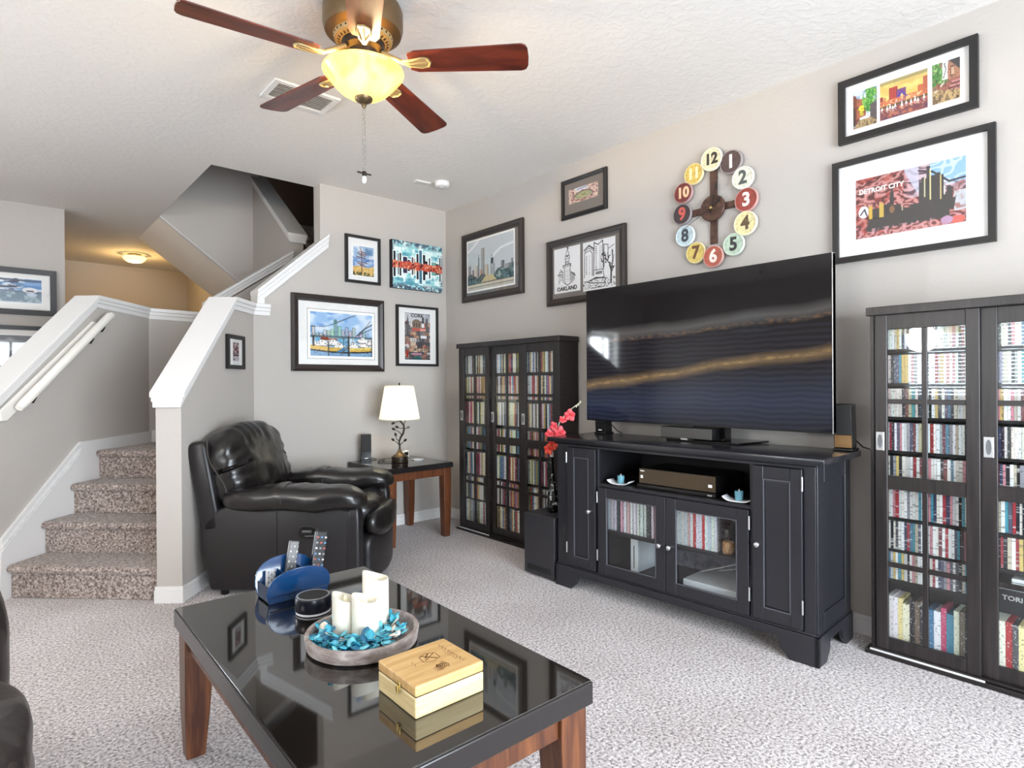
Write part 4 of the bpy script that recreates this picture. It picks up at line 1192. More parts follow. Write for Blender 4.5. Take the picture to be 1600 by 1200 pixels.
pp = MB(); pm = []
for i in range(430):
    while True:
        x, y = rnd.uniform(-.135, .135), rnd.uniform(-.135, .135)
        if x * x + y * y < .118 ** 2: break
    wx_ = [(.003, -.010, .037), (.055, .027, .037), (-.027, .052, .036)]
    if any((x - a) ** 2 + (y - b) ** 2 < (c + .004) ** 2 for a, b, c in wx_): continue
    p = petal(rnd.uniform(0, 6.28), rnd.uniform(.018, .030), rnd.uniform(.010, .015), rnd.uniform(-.3, .7))
    T = Matrix.Translation((x, y, rnd.uniform(.018, .044))) @ Matrix.Rotation(rnd.uniform(-.5, .5), 4, 'X') @ Matrix.Translation((-.012, 0, 0))
    n0 = len(pp.f)
    pp.add([tuple(T @ Vector(v)) for v in p.v], p.f)
    pm += [rnd.choice((0, 0, 0, 1, 1, 2, 2, 3 if rnd.random() < .5 else 0))] * (len(pp.f) - n0)
me = pp.mesh('potpourri', smooth=180)
for q in PET: me.materials.append(q)
me.polygons.foreach_set('material_index', pm)
po = link('potpourri', me, None, (.783, 1.528, TZ))
tag(po, 'teal potpourri petals filling the round tray around the candles', 'potpourri', kind='stuff')
md = po.modifiers.new('thick', 'SOLIDIFY'); md.thickness = .0012
# wooden box
PINE = mat('pine_wood', rgb(190, 150, 94), .5, grain=(rgb(210, 174, 118), (8, 60, 60)))
PINEL = mat('pine_end', rgb(204, 180, 128), .5, grain=(rgb(222, 202, 156), (6, 6, 70)))
wbx = thing('wooden_box', 'small pine wood box with a clasp on the near end of the coffee table', 'box', (.685, 1.098, TZ), R(-.8))
BW_, BL_, BH_ = .186, .168, .071
MB().box(0, BW_, 0, BL_, 0, .046).build('box_base', PINEL, wbx, bevel=.004)
MB().box(0, BW_, 0, BL_, .047, BH_).build('lid', PINE, wbx, bevel=.004)
MB().box(.002, BW_ - .002, .002, BL_ - .002, .0455, .0475).build('lid_joint', BRONZD, wbx)
BRASS = mat('brass', rgb(216, 190, 120), .28, metal=.9)
cl = MB().box(-.003, 0, .062, .076, .040, .058).build('clasp', BRASS, wbx, bevel=.001)
MB().box(-.007, -.003, .065, .073, .034, .050).build('clasp_hook', BRASS, cl, bevel=.001)
BURN = mat('burnt_mark', rgb(122, 84, 46), .6)
bm_ = MB()
def mark(pts, wd):
    for (xa, ya), (xb, yb) in zip(pts, pts[1:]):
        d = Vector((xb - xa, yb - ya, 0)); 
        if d.length < 1e-6: continue
        nrm = Vector((-d.y, d.x, 0)).normalized() * wd / 2
        bm_.add([(xa + nrm.x, ya + nrm.y, BH_ + .0003), (xb + nrm.x, yb + nrm.y, BH_ + .0003), (xb - nrm.x, yb - nrm.y, BH_ + .0003), (xa - nrm.x, ya - nrm.y, BH_ + .0003)], [(3, 2, 1, 0)])
# an engraved emblem with sprays either side and a line of script above
for k in range(26):
    y = .034 + k * .0042
    mark([(.150 + .003 * math.sin(k * 2.1), y), (.155 + .003 * math.cos(k * 1.7), y + .003)], .0016)
for k in range(16):
    y = .05 + k * .004
    mark([(.142, y), (.145, y + .002)], .001)
mark([(.075, .085), (.095, .076), (.120, .085), (.122, .112), (.100, .122), (.078, .112), (.075, .085)], .002)
mark([(.085, .118), (.112, .084)], .004); mark([(.082, .09), (.118, .112)], .003); mark([(.088, .1), (.106, .118)], .004)
for sgn, cy_ in ((-1, .060), (1, .058)):
    for k in range(7):
        mark([(.085 + k * .004, cy_ - .012 + .003 * k * sgn), (.092 + k * .004, cy_ - .002 - .002 * k)], .0022)
for k in range(9):
    mark([(.075 + .006 * (k % 3), .030 + k * .0026), (.092 + .004 * (k % 4), .028 + k * .0024)], .0018)
mark([(.05, .08), (.054, .092)], .0015); mark([(.05, .094), (.054, .104)], .0015)
bm_.build('engraving', BURN, wbx)

# ------------------------------------------------------------------ sofa at the left edge
sf = thing('sofa', 'dark brown leather sofa at the left edge, nearest the camera', 'sofa', (-.004, 0, 0))
SOFAL = mat('dark_brown_leather', rgb(36, 29, 28), .38, spec=.55, coat=.2, bump=(22, .35, .006))
MB().box(-.90, -.03, .38, 2.42, .03, .30).build('base', SOFAL, sf, bevel=.02)
for yc in (.70, 1.22, 1.74):
    MB().cushion((-.335, yc, .405), (.41, .265, .125), 4, 16, .014, 5, yc, lambda q, u: (q[0], q[1], q[2] - .04 * max(0, q[0] - .2) * 3)).build('seat_cushion', SOFAL, sf, smooth=180)
    MB().cushion((-.005, yc, .27), (.075, .262, .205), 3.8, 14, .010, 6, yc + 3).build('front_panel', SOFAL, sf, smooth=180)
    b_ = MB().cushion((-.76, yc, .72), (.13, .265, .28), 3.6, 16, .014, 6, yc + 5)
    tilt(b_, R(-12), (-.7, 0, .45)).build('back_cushion', SOFAL, sf, smooth=180)
for yc in (.42, 2.16):
    MB().cushion((-.41, yc, .385), (.452, .16, .36), 4.6, 18, .010, 6, yc + 9).build('armrest', SOFAL, sf, smooth=180)
MB().box(-.96, -.86, .40, 2.40, .05, .80).build('back_shell', SOFAL, sf, bevel=.03, seg=3)

# ------------------------------------------------------------------ ceiling fan
FX, FY = 1.14, 2.185
fan = thing('ceiling_fan', 'five bladed cherry and bronze ceiling fan with lit alabaster bowl', 'ceiling fan', (FX, FY, 2.74))
MB().lathe([(.075, 0), (.09, -.01), (.15, -.03), (.158, -.05), (.158, -.11), (.150, -.135), (.118, -.152)], 40).build('motor_housing', BRONZE, fan, smooth=40)
gr = MB().lathe([(.118, -.152), (.112, -.168), (.085, -.176), (.08, -.17)], 40, cap=False).build('vent_ring', CREAMB, fan, smooth=40)
vm = MB()
for k in range(30):
    a = 2 * math.pi * k / 30
    for (ra, rb, da) in ((.092, .117, .10),):
        za, zb = -.1765, -.157
        p = [(ra * math.cos(a), ra * math.sin(a), za), (rb * math.cos(a + .04), rb * math.sin(a + .04), zb), (rb * math.cos(a + da), rb * math.sin(a + da), zb), (ra * math.cos(a + da * .6), ra * math.sin(a + da * .6), za)]
        vm.add([(x, y, z - .002) for x, y, z in p] + [(x, y, z + .006) for x, y, z in p], [(3, 2, 1, 0), (4, 5, 6, 7), (0, 1, 5, 4), (1, 2, 6, 5), (2, 3, 7, 6), (3, 0, 4, 7)])
vm.build('vent_slots', BRONZD, gr)
MB().lathe([(.082, -.165), (.085, -.18), (.08, -.20), (.06, -.212), (.055, -.24)], 32).build('hub', BRONZD, fan, smooth=40)
BZ = -.255
blm = MB()
def blade_outline():
    pts = []
    r_in, r_out = .185, .665
    w_in, w_out = .058, .072
    pts += [(r_in, -w_in * .75), (r_in + .03, -w_in)]
    pts += [(r_out - .03, -w_out)]
    for i in range(7):
        a = R(-90 + 180 * i / 6)
        pts.append((r_out - .022 + .022 * math.cos(a), (w_out - .02) * math.copysign(1, math.sin(a)) * (abs(math.sin(a)) ** .5) + .018 * math.sin(a)) if abs(math.sin(a)) > .01 else (r_out, 0))
    pts += [(r_out - .03, w_out), (r_in + .03, w_in), (r_in, w_in * .75)]
    return pts
bme = MB().prism(blade_outline(), -.003, .003, 'xy').mesh('blade', bevel=.001, seg=1); bme.materials.append(CHERRY)
im = MB()
im.tube([(.075, 0, .045), (.12, 0, .02), (.165, 0, -.004), (.19, 0, -.006)], [.010, .010, .009, .008], 8)
for s in (-1, 0, 1):
    im.tube([(.15, 0, .0), (.19, .014 * s, -.008), (.235, .026 * s, -.008), (.262, .022 * s, -.007)], [.006, .006, .005, .004], 6)
im.tube([(.262, -.022, -.007), (.272, 0, -.007), (.262, .022, -.007)], .005, 6)
im.prism([(.19, -.016), (.25, -.028), (.268, -.016), (.272, 0), (.268, .016), (.25, .028), (.19, .016)], -.008, -.0035, 'xy')
ime = im.mesh('blade_arm', smooth=60); ime.materials.append(CREAMB)
for a in (173, 102, 30, -45, -117):
    bo = link('blade', bme, fan, (0, 0, BZ))
    bo.rotation_euler = (R(-11), 0, R(a))
    link('blade_arm', ime, bo)
MB().lathe([(.05, -.24), (.06, -.246), (.072, -.252), (.072, -.262), (.05, -.266)], 36).build('light_kit_pan', BRONZE, fan, smooth=40)
def bowl_mat():
    m_ = bpy.data.materials.new('lit_alabaster_glass'); m_.use_nodes = True
    t = m_.node_tree; N = t.nodes; L = t.links
    b = N['Principled BSDF']; b.inputs['Roughness'].default_value = .25
    tc = N.new('ShaderNodeTexCoord')
    nz = N.new('ShaderNodeTexNoise'); nz.inputs['Scale'].default_value = 6; nz.inputs['Detail'].default_value = 2; nz.inputs['Distortion'].default_value = 2.2
    L.new(tc.outputs['Object'], nz.inputs[0])
    rp = N.new('ShaderNodeValToRGB'); rp.color_ramp.elements[0].position = .35; rp.color_ramp.elements[1].position = .65
    rp.color_ramp.elements[0].color = rgb(226, 184, 84); rp.color_ramp.elements[1].color = rgb(240, 208, 120)
    L.new(nz.outputs[0], rp.inputs[0]); L.new(rp.outputs[0], b.inputs['Base Color']); L.new(rp.outputs[0], b.inputs['Emission Color'])
    b.inputs['Emission Strength'].default_value = .50
    b.inputs['Transmission Weight'].default_value = 0
    out = N['Material Output']
    trl = N.new('ShaderNodeBsdfTranslucent'); L.new(rp.outputs[0], trl.inputs[0])
    mx = N.new('ShaderNodeMixShader'); mx.inputs[0].default_value = .05
    L.new(b.outputs[0], mx.inputs[1]); L.new(trl.outputs[0], mx.inputs[2]); L.new(mx.outputs[0], out.inputs[0])
    return m_
bw_ = MB().lathe([(.158, -.285), (.161, -.291), (.158, -.298), (.146, -.312), (.135, -.325), (.118, -.345), (.095, -.368), (.066, -.386), (.03, -.396), (.004, -.398)], 48, cap=False).build('glass_bowl', bowl_mat(), fan, smooth=70)
MB().cushion((0, 0, -.315), (.022, .022, .032), 2.2, 8).build('bulb', mat('fan_bulb_glow', rgb(255, 244, 214), .4, emit=(rgb(255, 238, 196), 14)), fan, smooth=180)
MB().lathe([(.0, -.264), (.004, -.27), (.004, -.39)], 8, cap=False).build('centre_rod', BRONZD, fan)
MB().lathe([(.036, -.392), (.034, -.404), (.020, -.413), (.008, -.418), (.010, -.424), (.006, -.434)], 24).build('finial', BRONZE, fan, smooth=50)
chm = MB()
for dx in (-.004, .004):
    z = -.434
    while z > -.69:
        chm.cushion((dx, 0, z), (.0022, .0022, .0034), 2, 2); z -= .0085
ch = chm.build('pull_chain', mat('chain_metal', rgb(120, 118, 112), .3, metal=.9), fan)
MB().tube([(-.03, 0, -.697), (.03, 0, -.697)], .0035, 6).lathe([(.008, -.69), (.010, -.697), (.008, -.706)], 10).build('fan_charm', BRONZD, fan)
MB().cushion((0, 0, -.722), (.009, .009, .016), 2, 6).build('bulb_charm', WHP, fan, smooth=180)

# ceiling register, smoke alarm, sensor, hall lamp
vt = thing('ceiling_vent', 'white louvred air vent on the ceiling behind the fan', 'vent', (1.265, 3.135, 2.74))
vm = MB()
for a, b, c, d in ((-.175, .175, -.115, -.085), (-.175, .175, .085, .115), (-.175, -.145, -.085, .085), (.145, .175, -.085, .085)):
    vm.box(a, b, c, d, -.012, 0)
vm.build('frame', TRIM, vt, bevel=.003)
MB().box(-.145, .145, -.085, .085, -.002, -.0005).build('duct', mat('dark_duct', rgb(90, 90, 92), .8), vt)
sl = MB().hexa([(-.145, -.006, -.014), (.145, -.006, -.014), (.145, -.002, -.014), (-.145, -.002, -.014)], [(-.145, .008, -.003), (.145, .008, -.003), (.145, .011, -.003), (-.145, .011, -.003)]).mesh('slat'); sl.materials.append(TRIM)
for k in range(9):
    link('slat', sl, vt, (0, -.075 + k * .018, 0))
sm = thing('smoke_alarm', 'round white smoke alarm on the ceiling near the corner', 'smoke alarm', (2.625, 3.775, 2.74))
MB().lathe([(.056, 0), (.058, -.008), (.058, -.014), (.052, -.032), (.046, -.036), (.0, -.037)], 32, cap=False).build('alarm_body', TRIM, sm, smooth=40)
MB().lathe([(.014, -.037), (.012, -.040), (0, -.040)], 16, cap=False).build('test_button', mat('pale_button', rgb(214, 212, 208), .5), sm)
se_ = thing('ceiling_sensor', 'small flat white oblong plate on the ceiling beside the smoke alarm', 'ceiling plate', (2.50, 3.86, 2.74), R(-5))
MB().box(-.065, .065, -.028, .028, -.008, 0).build('plate', TRIM, se_, bevel=.004)
MB().box(-.05, .05, -.018, .018, -.011, -.008).build('grille', mat('pale_button', rgb(214, 212, 208), .5), se_)
hl = thing('hall_ceiling_light', 'small lit dome light on the hall ceiling beyond the stairs', 'ceiling light', (1.30, 8.20, 2.74))
MB().lathe([(.06, 0), (.075, -.012), (.075, -.03)], 28).build('base', BRASS, hl, smooth=40)
MB().lathe([(.118, -.030), (.122, -.042), (.108, -.068), (.075, -.090), (.03, -.100), (.002, -.101)], 32, cap=False).build('glass_dome', mat('lit_dome_glass', rgb(255, 232, 170), .4, emit=(rgb(255, 236, 170), 1.2)), hl, smooth=60)

# chandelier of the dining area (seen only in reflections)
cd = thing('chandelier', 'three armed dining chandelier with pale glass shades behind the camera', 'chandelier', (-2.0, 1.95, 2.74))
MB().tube([(0, 0, 0), (0, 0, -.80)], .008, 8).lathe([(.06, -.0), (.05, -.03)], 20).lathe([(.02, -.74), (.035, -.80), (.02, -.88)], 16).build('stem', BRONZD, cd, smooth=50)
for k in range(3):
    a = R(30 + 120 * k); c, s = math.cos(a), math.sin(a)
    ar = MB().tube([(0, 0, -.82), (.12 * c, .12 * s, -.90), (.25 * c, .25 * s, -.90), (.28 * c, .28 * s, -.98)], .007, 6).build('arm', BRONZD, cd, smooth=60)
    MB().lathe([(.03, -.94), (.06, -.96), (.10, -1.03)], 20, .28 * c, .28 * s, cap=False).build('shade', mat('lit_cream_glass', rgb(250, 236, 180), .4, emit=(rgb(255, 232, 160), 1.6)), ar, smooth=60)
# ------------------------------------------------------------------ flat printed art, painted point by point on fine grids
class Art:
    def __init__(s, W, H, bg):
        s.W, s.H = W, H
        s.a = np.ones((H, W, 3)) * np.array(bg, float)
        s.X, s.Y = np.meshgrid((np.arange(W) + .5) / W, 1 - (np.arange(H) + .5) / H)
    def put(s, mask, col, al=1.0):
        m = (mask * al)[..., None]
        s.a = s.a * (1 - m) + np.array(col, float) * m
        return s
    def noise(s, fx, fy, seed=0, octv=2):
        g = np.random.default_rng(seed); out = np.zeros((s.H, s.W)); tot = 0
        for o in range(octv):
            nx, ny = int(fx * 2 ** o) + 2, int(fy * 2 ** o) + 2
            gr_ = g.random((ny, nx))
            px = s.X * (nx - 1.001); py = s.Y * (ny - 1.001)
            ix, iy = px.astype(int), py.astype(int); tx, ty_ = px - ix, py - iy
            tx = tx * tx * (3 - 2 * tx); ty_ = ty_ * ty_ * (3 - 2 * ty_)
            v = (gr_[iy, ix] * (1 - tx) + gr_[iy, ix + 1] * tx) * (1 - ty_) + (gr_[iy + 1, ix] * (1 - tx) + gr_[iy + 1, ix + 1] * tx) * ty_
            out += v / 2 ** o; tot += 1 / 2 ** o
        return out / tot
    def rect(s, x0, y0, x1, y1, c, al=1.0):
        return s.put(((s.X >= x0) & (s.X <= x1) & (s.Y >= y0) & (s.Y <= y1)).astype(float), c, al)
    def ell(s, cx, cy, rx, ry, c, al=1.0):
        return s.put((((s.X - cx) / rx) ** 2 + ((s.Y - cy) / ry) ** 2 <= 1).astype(float), c, al)
    def poly(s, pts, c, al=1.0):
        ins = np.zeros((s.H, s.W), bool); n = len(pts)
        for i in range(n):
            x0, y0 = pts[i]; x1, y1 = pts[(i + 1) % n]
            if y0 == y1: continue
            ins ^= ((s.Y > min(y0, y1)) & (s.Y <= max(y0, y1)) & (s.X < x0 + (s.Y - y0) * (x1 - x0) / (y1 - y0)))
        return s.put(ins.astype(float), c, al)
    def line(s, pts, wd, c, al=1.0):
        asp = s.W / s.H
        for (x0, y0), (x1, y1) in zip(pts, pts[1:]):
            dx, dy = (x1 - x0) * asp, y1 - y0; L2 = dx * dx + dy * dy + 1e-12
            t = np.clip((((s.X - x0) * asp) * dx + (s.Y - y0) * dy) / L2, 0, 1)
            d = np.hypot((s.X - x0) * asp - t * dx, s.Y - y0 - t * dy)
            s.put(np.clip(1.5 - d / wd, 0, 1), c, al)
        return s
    def mesh(s, w_, h_, name='print'):
        H, W = s.H, s.W
        xs = np.linspace(0, w_, W); zs = np.linspace(h_, 0, H)
        co = np.zeros((H, W, 3)); co[..., 0] = xs[None, :]; co[..., 2] = zs[:, None]
        i = (np.arange(H - 1)[:, None] * W + np.arange(W - 1)[None, :]).ravel()
        f = np.stack([i, i + W, i + W + 1, i + 1], 1)
        me = bpy.data.meshes.new(name)
        me.vertices.add(H * W); me.vertices.foreach_set('co', co.ravel())
        me.loops.add(f.size); me.loops.foreach_set('vertex_index', f.ravel().astype(np.int32))
        me.polygons.add(len(f)); me.polygons.foreach_set('loop_start', np.arange(0, f.size, 4, dtype=np.int32))
        me.update(calc_edges=True); me.validate()
        at = me.attributes.new('paint', 'FLOAT_COLOR', 'POINT')
        c = np.clip(s.a, 0, 255) / 255.0
        c = np.where(c <= .04045, c / 12.92, ((c + .055) / 1.055) ** 2.4)
        at.data.foreach_set('color', np.concatenate([c, np.ones((H, W, 1))], 2).ravel().astype(np.float32))
        me.materials.append(PAINT)
        return me

def art_signpost():
    A = Art(84, 110, (150, 180, 210))
    n = A.noise(5, 6, 1); A.put(np.clip((n - .45) * 5, 0, 1) * (A.Y > .55), (226, 228, 234), .9)
    A.put((A.Y > .72) * (A.X > .6) * np.clip((A.noise(4, 4, 9) - .4) * 4, 0, 1), (80, 120, 165), .8)
    A.put(((A.Y < .62) & (A.Y > .30)).astype(float), (92, 132, 190), .7)
    A.put(((A.Y < .62) & (A.Y > .30)) * np.clip((A.noise(4, 12, 2) - .5) * 6, 0, 1), (190, 205, 225), .8)
    dune = .28 + .06 * A.X + .03 * np.sin(A.X * 7)
    A.put((A.Y < dune).astype(float), (226, 190, 116)); A.put((A.Y < dune) * np.clip((A.noise(12, 16, 3) - .5) * 5, 0, 1), (196, 140, 60), .7)
    A.put((A.Y < .13) * np.clip((A.noise(14, 16, 4) - .4) * 5, 0, 1), (70, 74, 44), .9)
    A.line([(.42, .08), (.41, .86)], .013, (96, 60, 50))
    for y, x0, x1 in ((.80, .30, .62), (.74, .22, .66), (.69, .30, .58), (.62, .18, .60), (.46, .28, .66), (.40, .24, .52), (.34, .34, .62)):
        A.line([(x0, y + .015), (x1, y - .015)], .014, (110, 66, 56))
    A.line([(.34, .97), (.36, .90), (.41, .86)], .012, (70, 62, 66))
    A.line([(.62, .52), (.78, .56)], .012, (30, 60, 120))
    return A
def art_canvas():
    A = Art(150, 118, (150, 206, 208))
    A.put(np.clip((A.noise(6, 10, 1, 3) - .45) * 4, 0, 1), (226, 238, 232), .9)
    A.put(np.clip((A.noise(5, 14, 2, 3) - .52) * 6, 0, 1), (70, 140, 160), .8)
    e = np.clip(np.maximum(np.abs(A.Y - .5) * 2 - .72, np.abs(A.X - .5) * 2 - .86) * 6, 0, 1)
    A.put(e * np.clip((A.noise(30, 24, 3) - .35) * 4, 0, 1), (60, 66, 84), .85)
    A.put(((np.abs(A.Y - .5) < .36)) * np.clip((A.noise(20, 5, 4) - .55) * 6, 0, 1), (244, 250, 246), .8)
    B = [(.06, .26, .022, (26, 26, 34)), (.13, .22, .010, (30, 40, 60)), (.17, .24, .014, (26, 30, 40)), (.26, .17, .04, (52, 44, 74)), (.33, .12, .02, (36, 34, 50)), (.40, .19, .012, (26, 26, 32)), (.44, .17, .018, (190, 180, 170)),
         (.50, .27, .022, (26, 34, 48)), (.56, .36, .024, (60, 110, 130)), (.63, .27, .022, (24, 30, 40)), (.67, .14, .03, (28, 24, 28)), (.74, .22, .016, (24, 24, 30)), (.83, .14, .05, (110, 160, 150)), (.90, .12, .03, (36, 36, 44)), (.955, .26, .012, (24, 24, 28))]
    for s in (-1, 1):
        for x, h, ww, c in B:
            A.rect(x - ww - .014, .5 if s > 0 else .5 - h - .02, x + ww + .014, .5 + h + .02 if s > 0 else .5, (238, 246, 242))
        for x, h, ww, c in B:
            A.rect(x - ww, .5 if s > 0 else .5 - h, x + ww, .5 + h if s > 0 else .5, c)
    hh = .055 + .045 * A.noise(26, 1, 8)
    A.put((np.abs(A.Y - .5) < hh).astype(float), (196, 78, 58)); A.put((np.abs(A.Y - .5) < hh) * np.clip((A.noise(40, 26, 6) - .5) * 6, 0, 1), (236, 170, 130), .9)
    A.put((np.abs(A.Y - .5) < hh * .9) * np.clip((A.noise(34, 22, 7) - .6) * 8, 0, 1), (70, 26, 28), .9)
    A.put((A.X < .025).astype(float), (20, 18, 24))
    return A
def art_boats():
    A = Art(150, 112, (150, 188, 226))
    A.put(np.clip((A.noise(5, 5, 1) - .42) * 4, 0, 1) * (A.Y > .5), (222, 232, 244), .85)
    A.put(np.clip((A.noise(5, 6, 5) - .5) * 5, 0, 1) * (A.Y > .55) * (A.X < .6), (84, 140, 208), .8)
    for i in range(15):
        x = .05 + i * .058; h = .50 + .22 * nrng.random() * (1 if i != 6 else 1.3)
        c = (150 + 60 * nrng.random(), 176 + 40 * nrng.random(), 182 + 40 * nrng.random())
        A.rect(x - .022, .44, x + .022, h, c); A.line([(x - .022, .44), (x - .022, h), (x + .022, h), (x + .022, .44)], .005, (60, 74, 90), .8)
    A.rect(.36, .44, .42, .80, (120, 160, 164)); A.ell(.39, .80, .03, .05, (90, 130, 136))
    A.rect(0, .40, 1, .47, (70, 92, 98), .7)
    A.put((A.Y < .42).astype(float), (206, 224, 236)); A.put((A.Y < .42) * np.clip((A.noise(8, 4, 3) - .45) * 5, 0, 1), (104, 170, 206), .9)
    A.line([(0, .66), (.22, .67), (.40, .76), (.62, .92), (.72, .97)], .006, (40, 48, 60))
    for k in range(9): A.ell(.44 + k * .031, .80 + k * .0195, .012, .010, (34, 40, 54))
    A.line([(.74, .50), (.86, .66), (1, .78)], .012, (50, 58, 72)); A.line([(.78, .52), (1, .68)], .008, (60, 70, 80)); A.line([(.80, .55), (.97, .86)], .006, (60, 70, 80))
    A.rect(.16, .36, .28, .44, (140, 62, 36)); A.rect(.28, .37, .42, .41, (176, 96, 64))
    for cx, cy, rx in ((.18, .28, .14), (.35, .30, .13), (.46, .22, .10), (.68, .24, .10), (.86, .27, .10), (.83, .37, .09), (.95, .33, .07)):
        A.ell(cx, cy, rx, .05, (244, 240, 236)); A.line([(cx - rx, cy), (cx - rx * .6, cy - .05), (cx + rx * .6, cy - .05), (cx + rx, cy + .02)], .007, (44, 40, 44)); A.rect(cx - rx * .3, cy + .02, cx + rx * .3, cy + .09, (250, 246, 240)); A.line([(cx - rx * .3, cy + .02), (cx - rx * .3, cy + .09), (cx + rx * .3, cy + .09)], .005, (50, 46, 50)); A.ell(cx, cy + .05, .012, .012, (30, 30, 40))
    dock = .15 + .09 * (A.X - .55) ** 2 * 2
    A.put(((A.Y < dock + .05) & (A.Y > dock - .05) & ((A.X < .52) | (A.X > .62))).astype(float), (216, 178, 84)); A.put(((A.Y < dock - .04) & (A.Y > dock - .075)).astype(float), (34, 26, 24))
    A.put(((A.Y < dock + .05) & (A.Y > dock + .01) & (A.X > .62)).astype(float), (238, 214, 110))
    A.put((A.Y < dock - .075).astype(float), (120, 160, 196))
    for x, y0, y1, ww in ((.28, .02, .34, .012), (.60, .02, .46, .018), (.985, .02, .4, .010), (.05, .24, .44, .02), (.52, .46, .12, .006)):
        A.line([(x, y0), (x, y1)], ww, (50, 42, 40))
    A.poly([(.40, .10), (.55, .24), (.50, .10)], (70, 130, 176)); A.line([(.48, .06), (.62, .26)], .012, (90, 76, 66))
    A.put(np.clip((A.noise(60, 44, 9) - .66) * 8, 0, 1) * (A.Y < .58), (40, 40, 50), .6)
    return A
def art_stacked_town():
    A = Art(84, 136, (196, 196, 200))
    A.put((A.Y > .985).astype(float), (110, 110, 116)); A.put((np.clip(A.noise(3, 3, 3) - .3, 0, 1) * (A.Y > .8) * (A.X > .7)), (90, 96, 104), .9)
    pal = [(150, 120, 100), (176, 84, 66), (206, 200, 196), (110, 100, 100), (84, 80, 84), (190, 150, 120), (130, 128, 132), (214, 196, 170), (160, 100, 90), (70, 70, 76)]
    y = .80; g = np.random.default_rng(4)
    while y > .02:
        hh = .055 + .03 * g.random(); x = 0
        while x < 1:
            ww = .08 + .16 * g.random(); c = pal[g.integers(len(pal))]
            A.rect(x, y - hh, x + ww, y, c)
            A.line([(x, y - hh), (x, y), (x + ww, y), (x + ww, y - hh)], .004, (40, 36, 38), .8)
            k = int(ww / .045)
            for q in range(k): A.rect(x + .015 + q * .045, y - hh * .7, x + .034 + q * .045, y - hh * .3, pal[g.integers(len(pal))] if g.random() < .4 else (50, 46, 50), .9)
            if g.random() < .5: A.poly([(x, y), (x + ww / 2, y + .035), (x + ww, y)], pal[g.integers(len(pal))])
            x += ww
        y -= hh
    A.ell(.46, .74, .20, .13, (120, 104, 92)); A.rect(.26, .64, .66, .76, (136, 116, 100))
    for q in range(3): A.ell(.36 + q * .10, .74, .035, .05, (86, 74, 66))
    A.rect(.28, .62, .86, .68, (188, 84, 68)); A.rect(.60, .62, .86, .67, (220, 150, 140))
    A.poly([(.06, .66), (.12, .98), (.18, .66)], (70, 70, 76)); A.rect(.05, .62, .20, .74, (90, 88, 92))
    A.poly([(.24, .70), (.27, .90), (.30, .70)], (210, 204, 200)); A.rect(.66, .70, .76, .80, (230, 230, 230)); A.line([(.71, .80), (.71, .90)], .02, (40, 40, 44)); A.rect(.82, .60, .90, .90, (86, 90, 92))
    A.rect(.3, .10, .66, .15, (180, 130, 150)); A.ell(.5, .0, .2, .075, (30, 96, 100)); A.rect(0, 0, 1, .02, (30, 30, 34))
    A.rect(.05, .05, .14, .2, (150, 54, 40)); A.rect(.62, .46, .86, .52, (230, 230, 232))
    return A
def art_lake_city():
    A = Art(104, 112, (198, 206, 212))
    A.put((1 - A.Y), (216, 218, 214), .6); A.put(np.clip((A.noise(4, 4, 2) - .4) * 3, 0, 1), (206, 214, 222), .5)
    t = A.X
    A.line([(0, .80), (.10, .86), (.20, .95), (.26, 1.0)], .022, (236, 238, 240)); A.line([(.52, .56), (.62, .66), (.74, .74), (1, .78)], .022, (236, 240, 242))
    for x, h, ww, c in ((.05, .52, .03, (150, 148, 146)), (.13, .42, .018, (96, 96, 100)), (.20, .50, .05, (206, 200, 188)), (.255, .64, .018, (120, 124, 128)), (.345, .82, .042, (166, 164, 160)), (.31, .40, .02, (186, 150, 126)), (.43, .48, .04, (206, 192, 170)), (.545, .58, .028, (60, 64, 70)), (.57, .46, .04, (176, 178, 180)), (.77, .48, .034, (130, 134, 136)), (.88, .40, .06, (150, 152, 154)), (.96, .48, .022, (136, 140, 146)), (.68, .36, .04, (160, 166, 168))):
        A.rect(x - ww, .2, x + ww, h, c); A.rect(x + ww * .3, .2, x + ww, h, tuple(q * .82 for q in c))
    A.line([(.53, .58), (.53, .64)], .004, (90, 90, 96)); A.line([(.56, .58), (.56, .64)], .004, (90, 90, 96)); A.line([(.255, .64), (.255, .70)], .006, (110, 114, 118))
    tr = .30 + .04 * np.sin(A.X * 20) + .10 * np.clip((A.X - .6) * 2, 0, 1) - .14 * np.clip(1 - np.abs(A.X - .48) / .14, 0, 1)
    A.put(((A.Y < tr) & (A.Y > .12)).astype(float), (84, 112, 112)); A.put(((A.Y < tr) & (A.Y > .12)) * np.clip((A.noise(22, 20, 3) - .45) * 5, 0, 1), (40, 62, 62), .9)
    A.put(((A.Y < tr) & (A.Y > .12)) * np.clip((A.noise(16, 18, 8) - .6) * 7, 0, 1), (180, 196, 190), .8)
    A.poly([(.28, .12), (.42, .26), (.56, .26), (.66, .12)], (206, 196, 150)); A.rect(0, .06, 1, .13, (214, 206, 184)); A.rect(0, .0, 1, .06, (198, 192, 178)); A.line([(0, .13), (1, .13)], .008, (60, 66, 66)); A.line([(0, .065), (1, .065)], .007, (120, 116, 108))
    return A
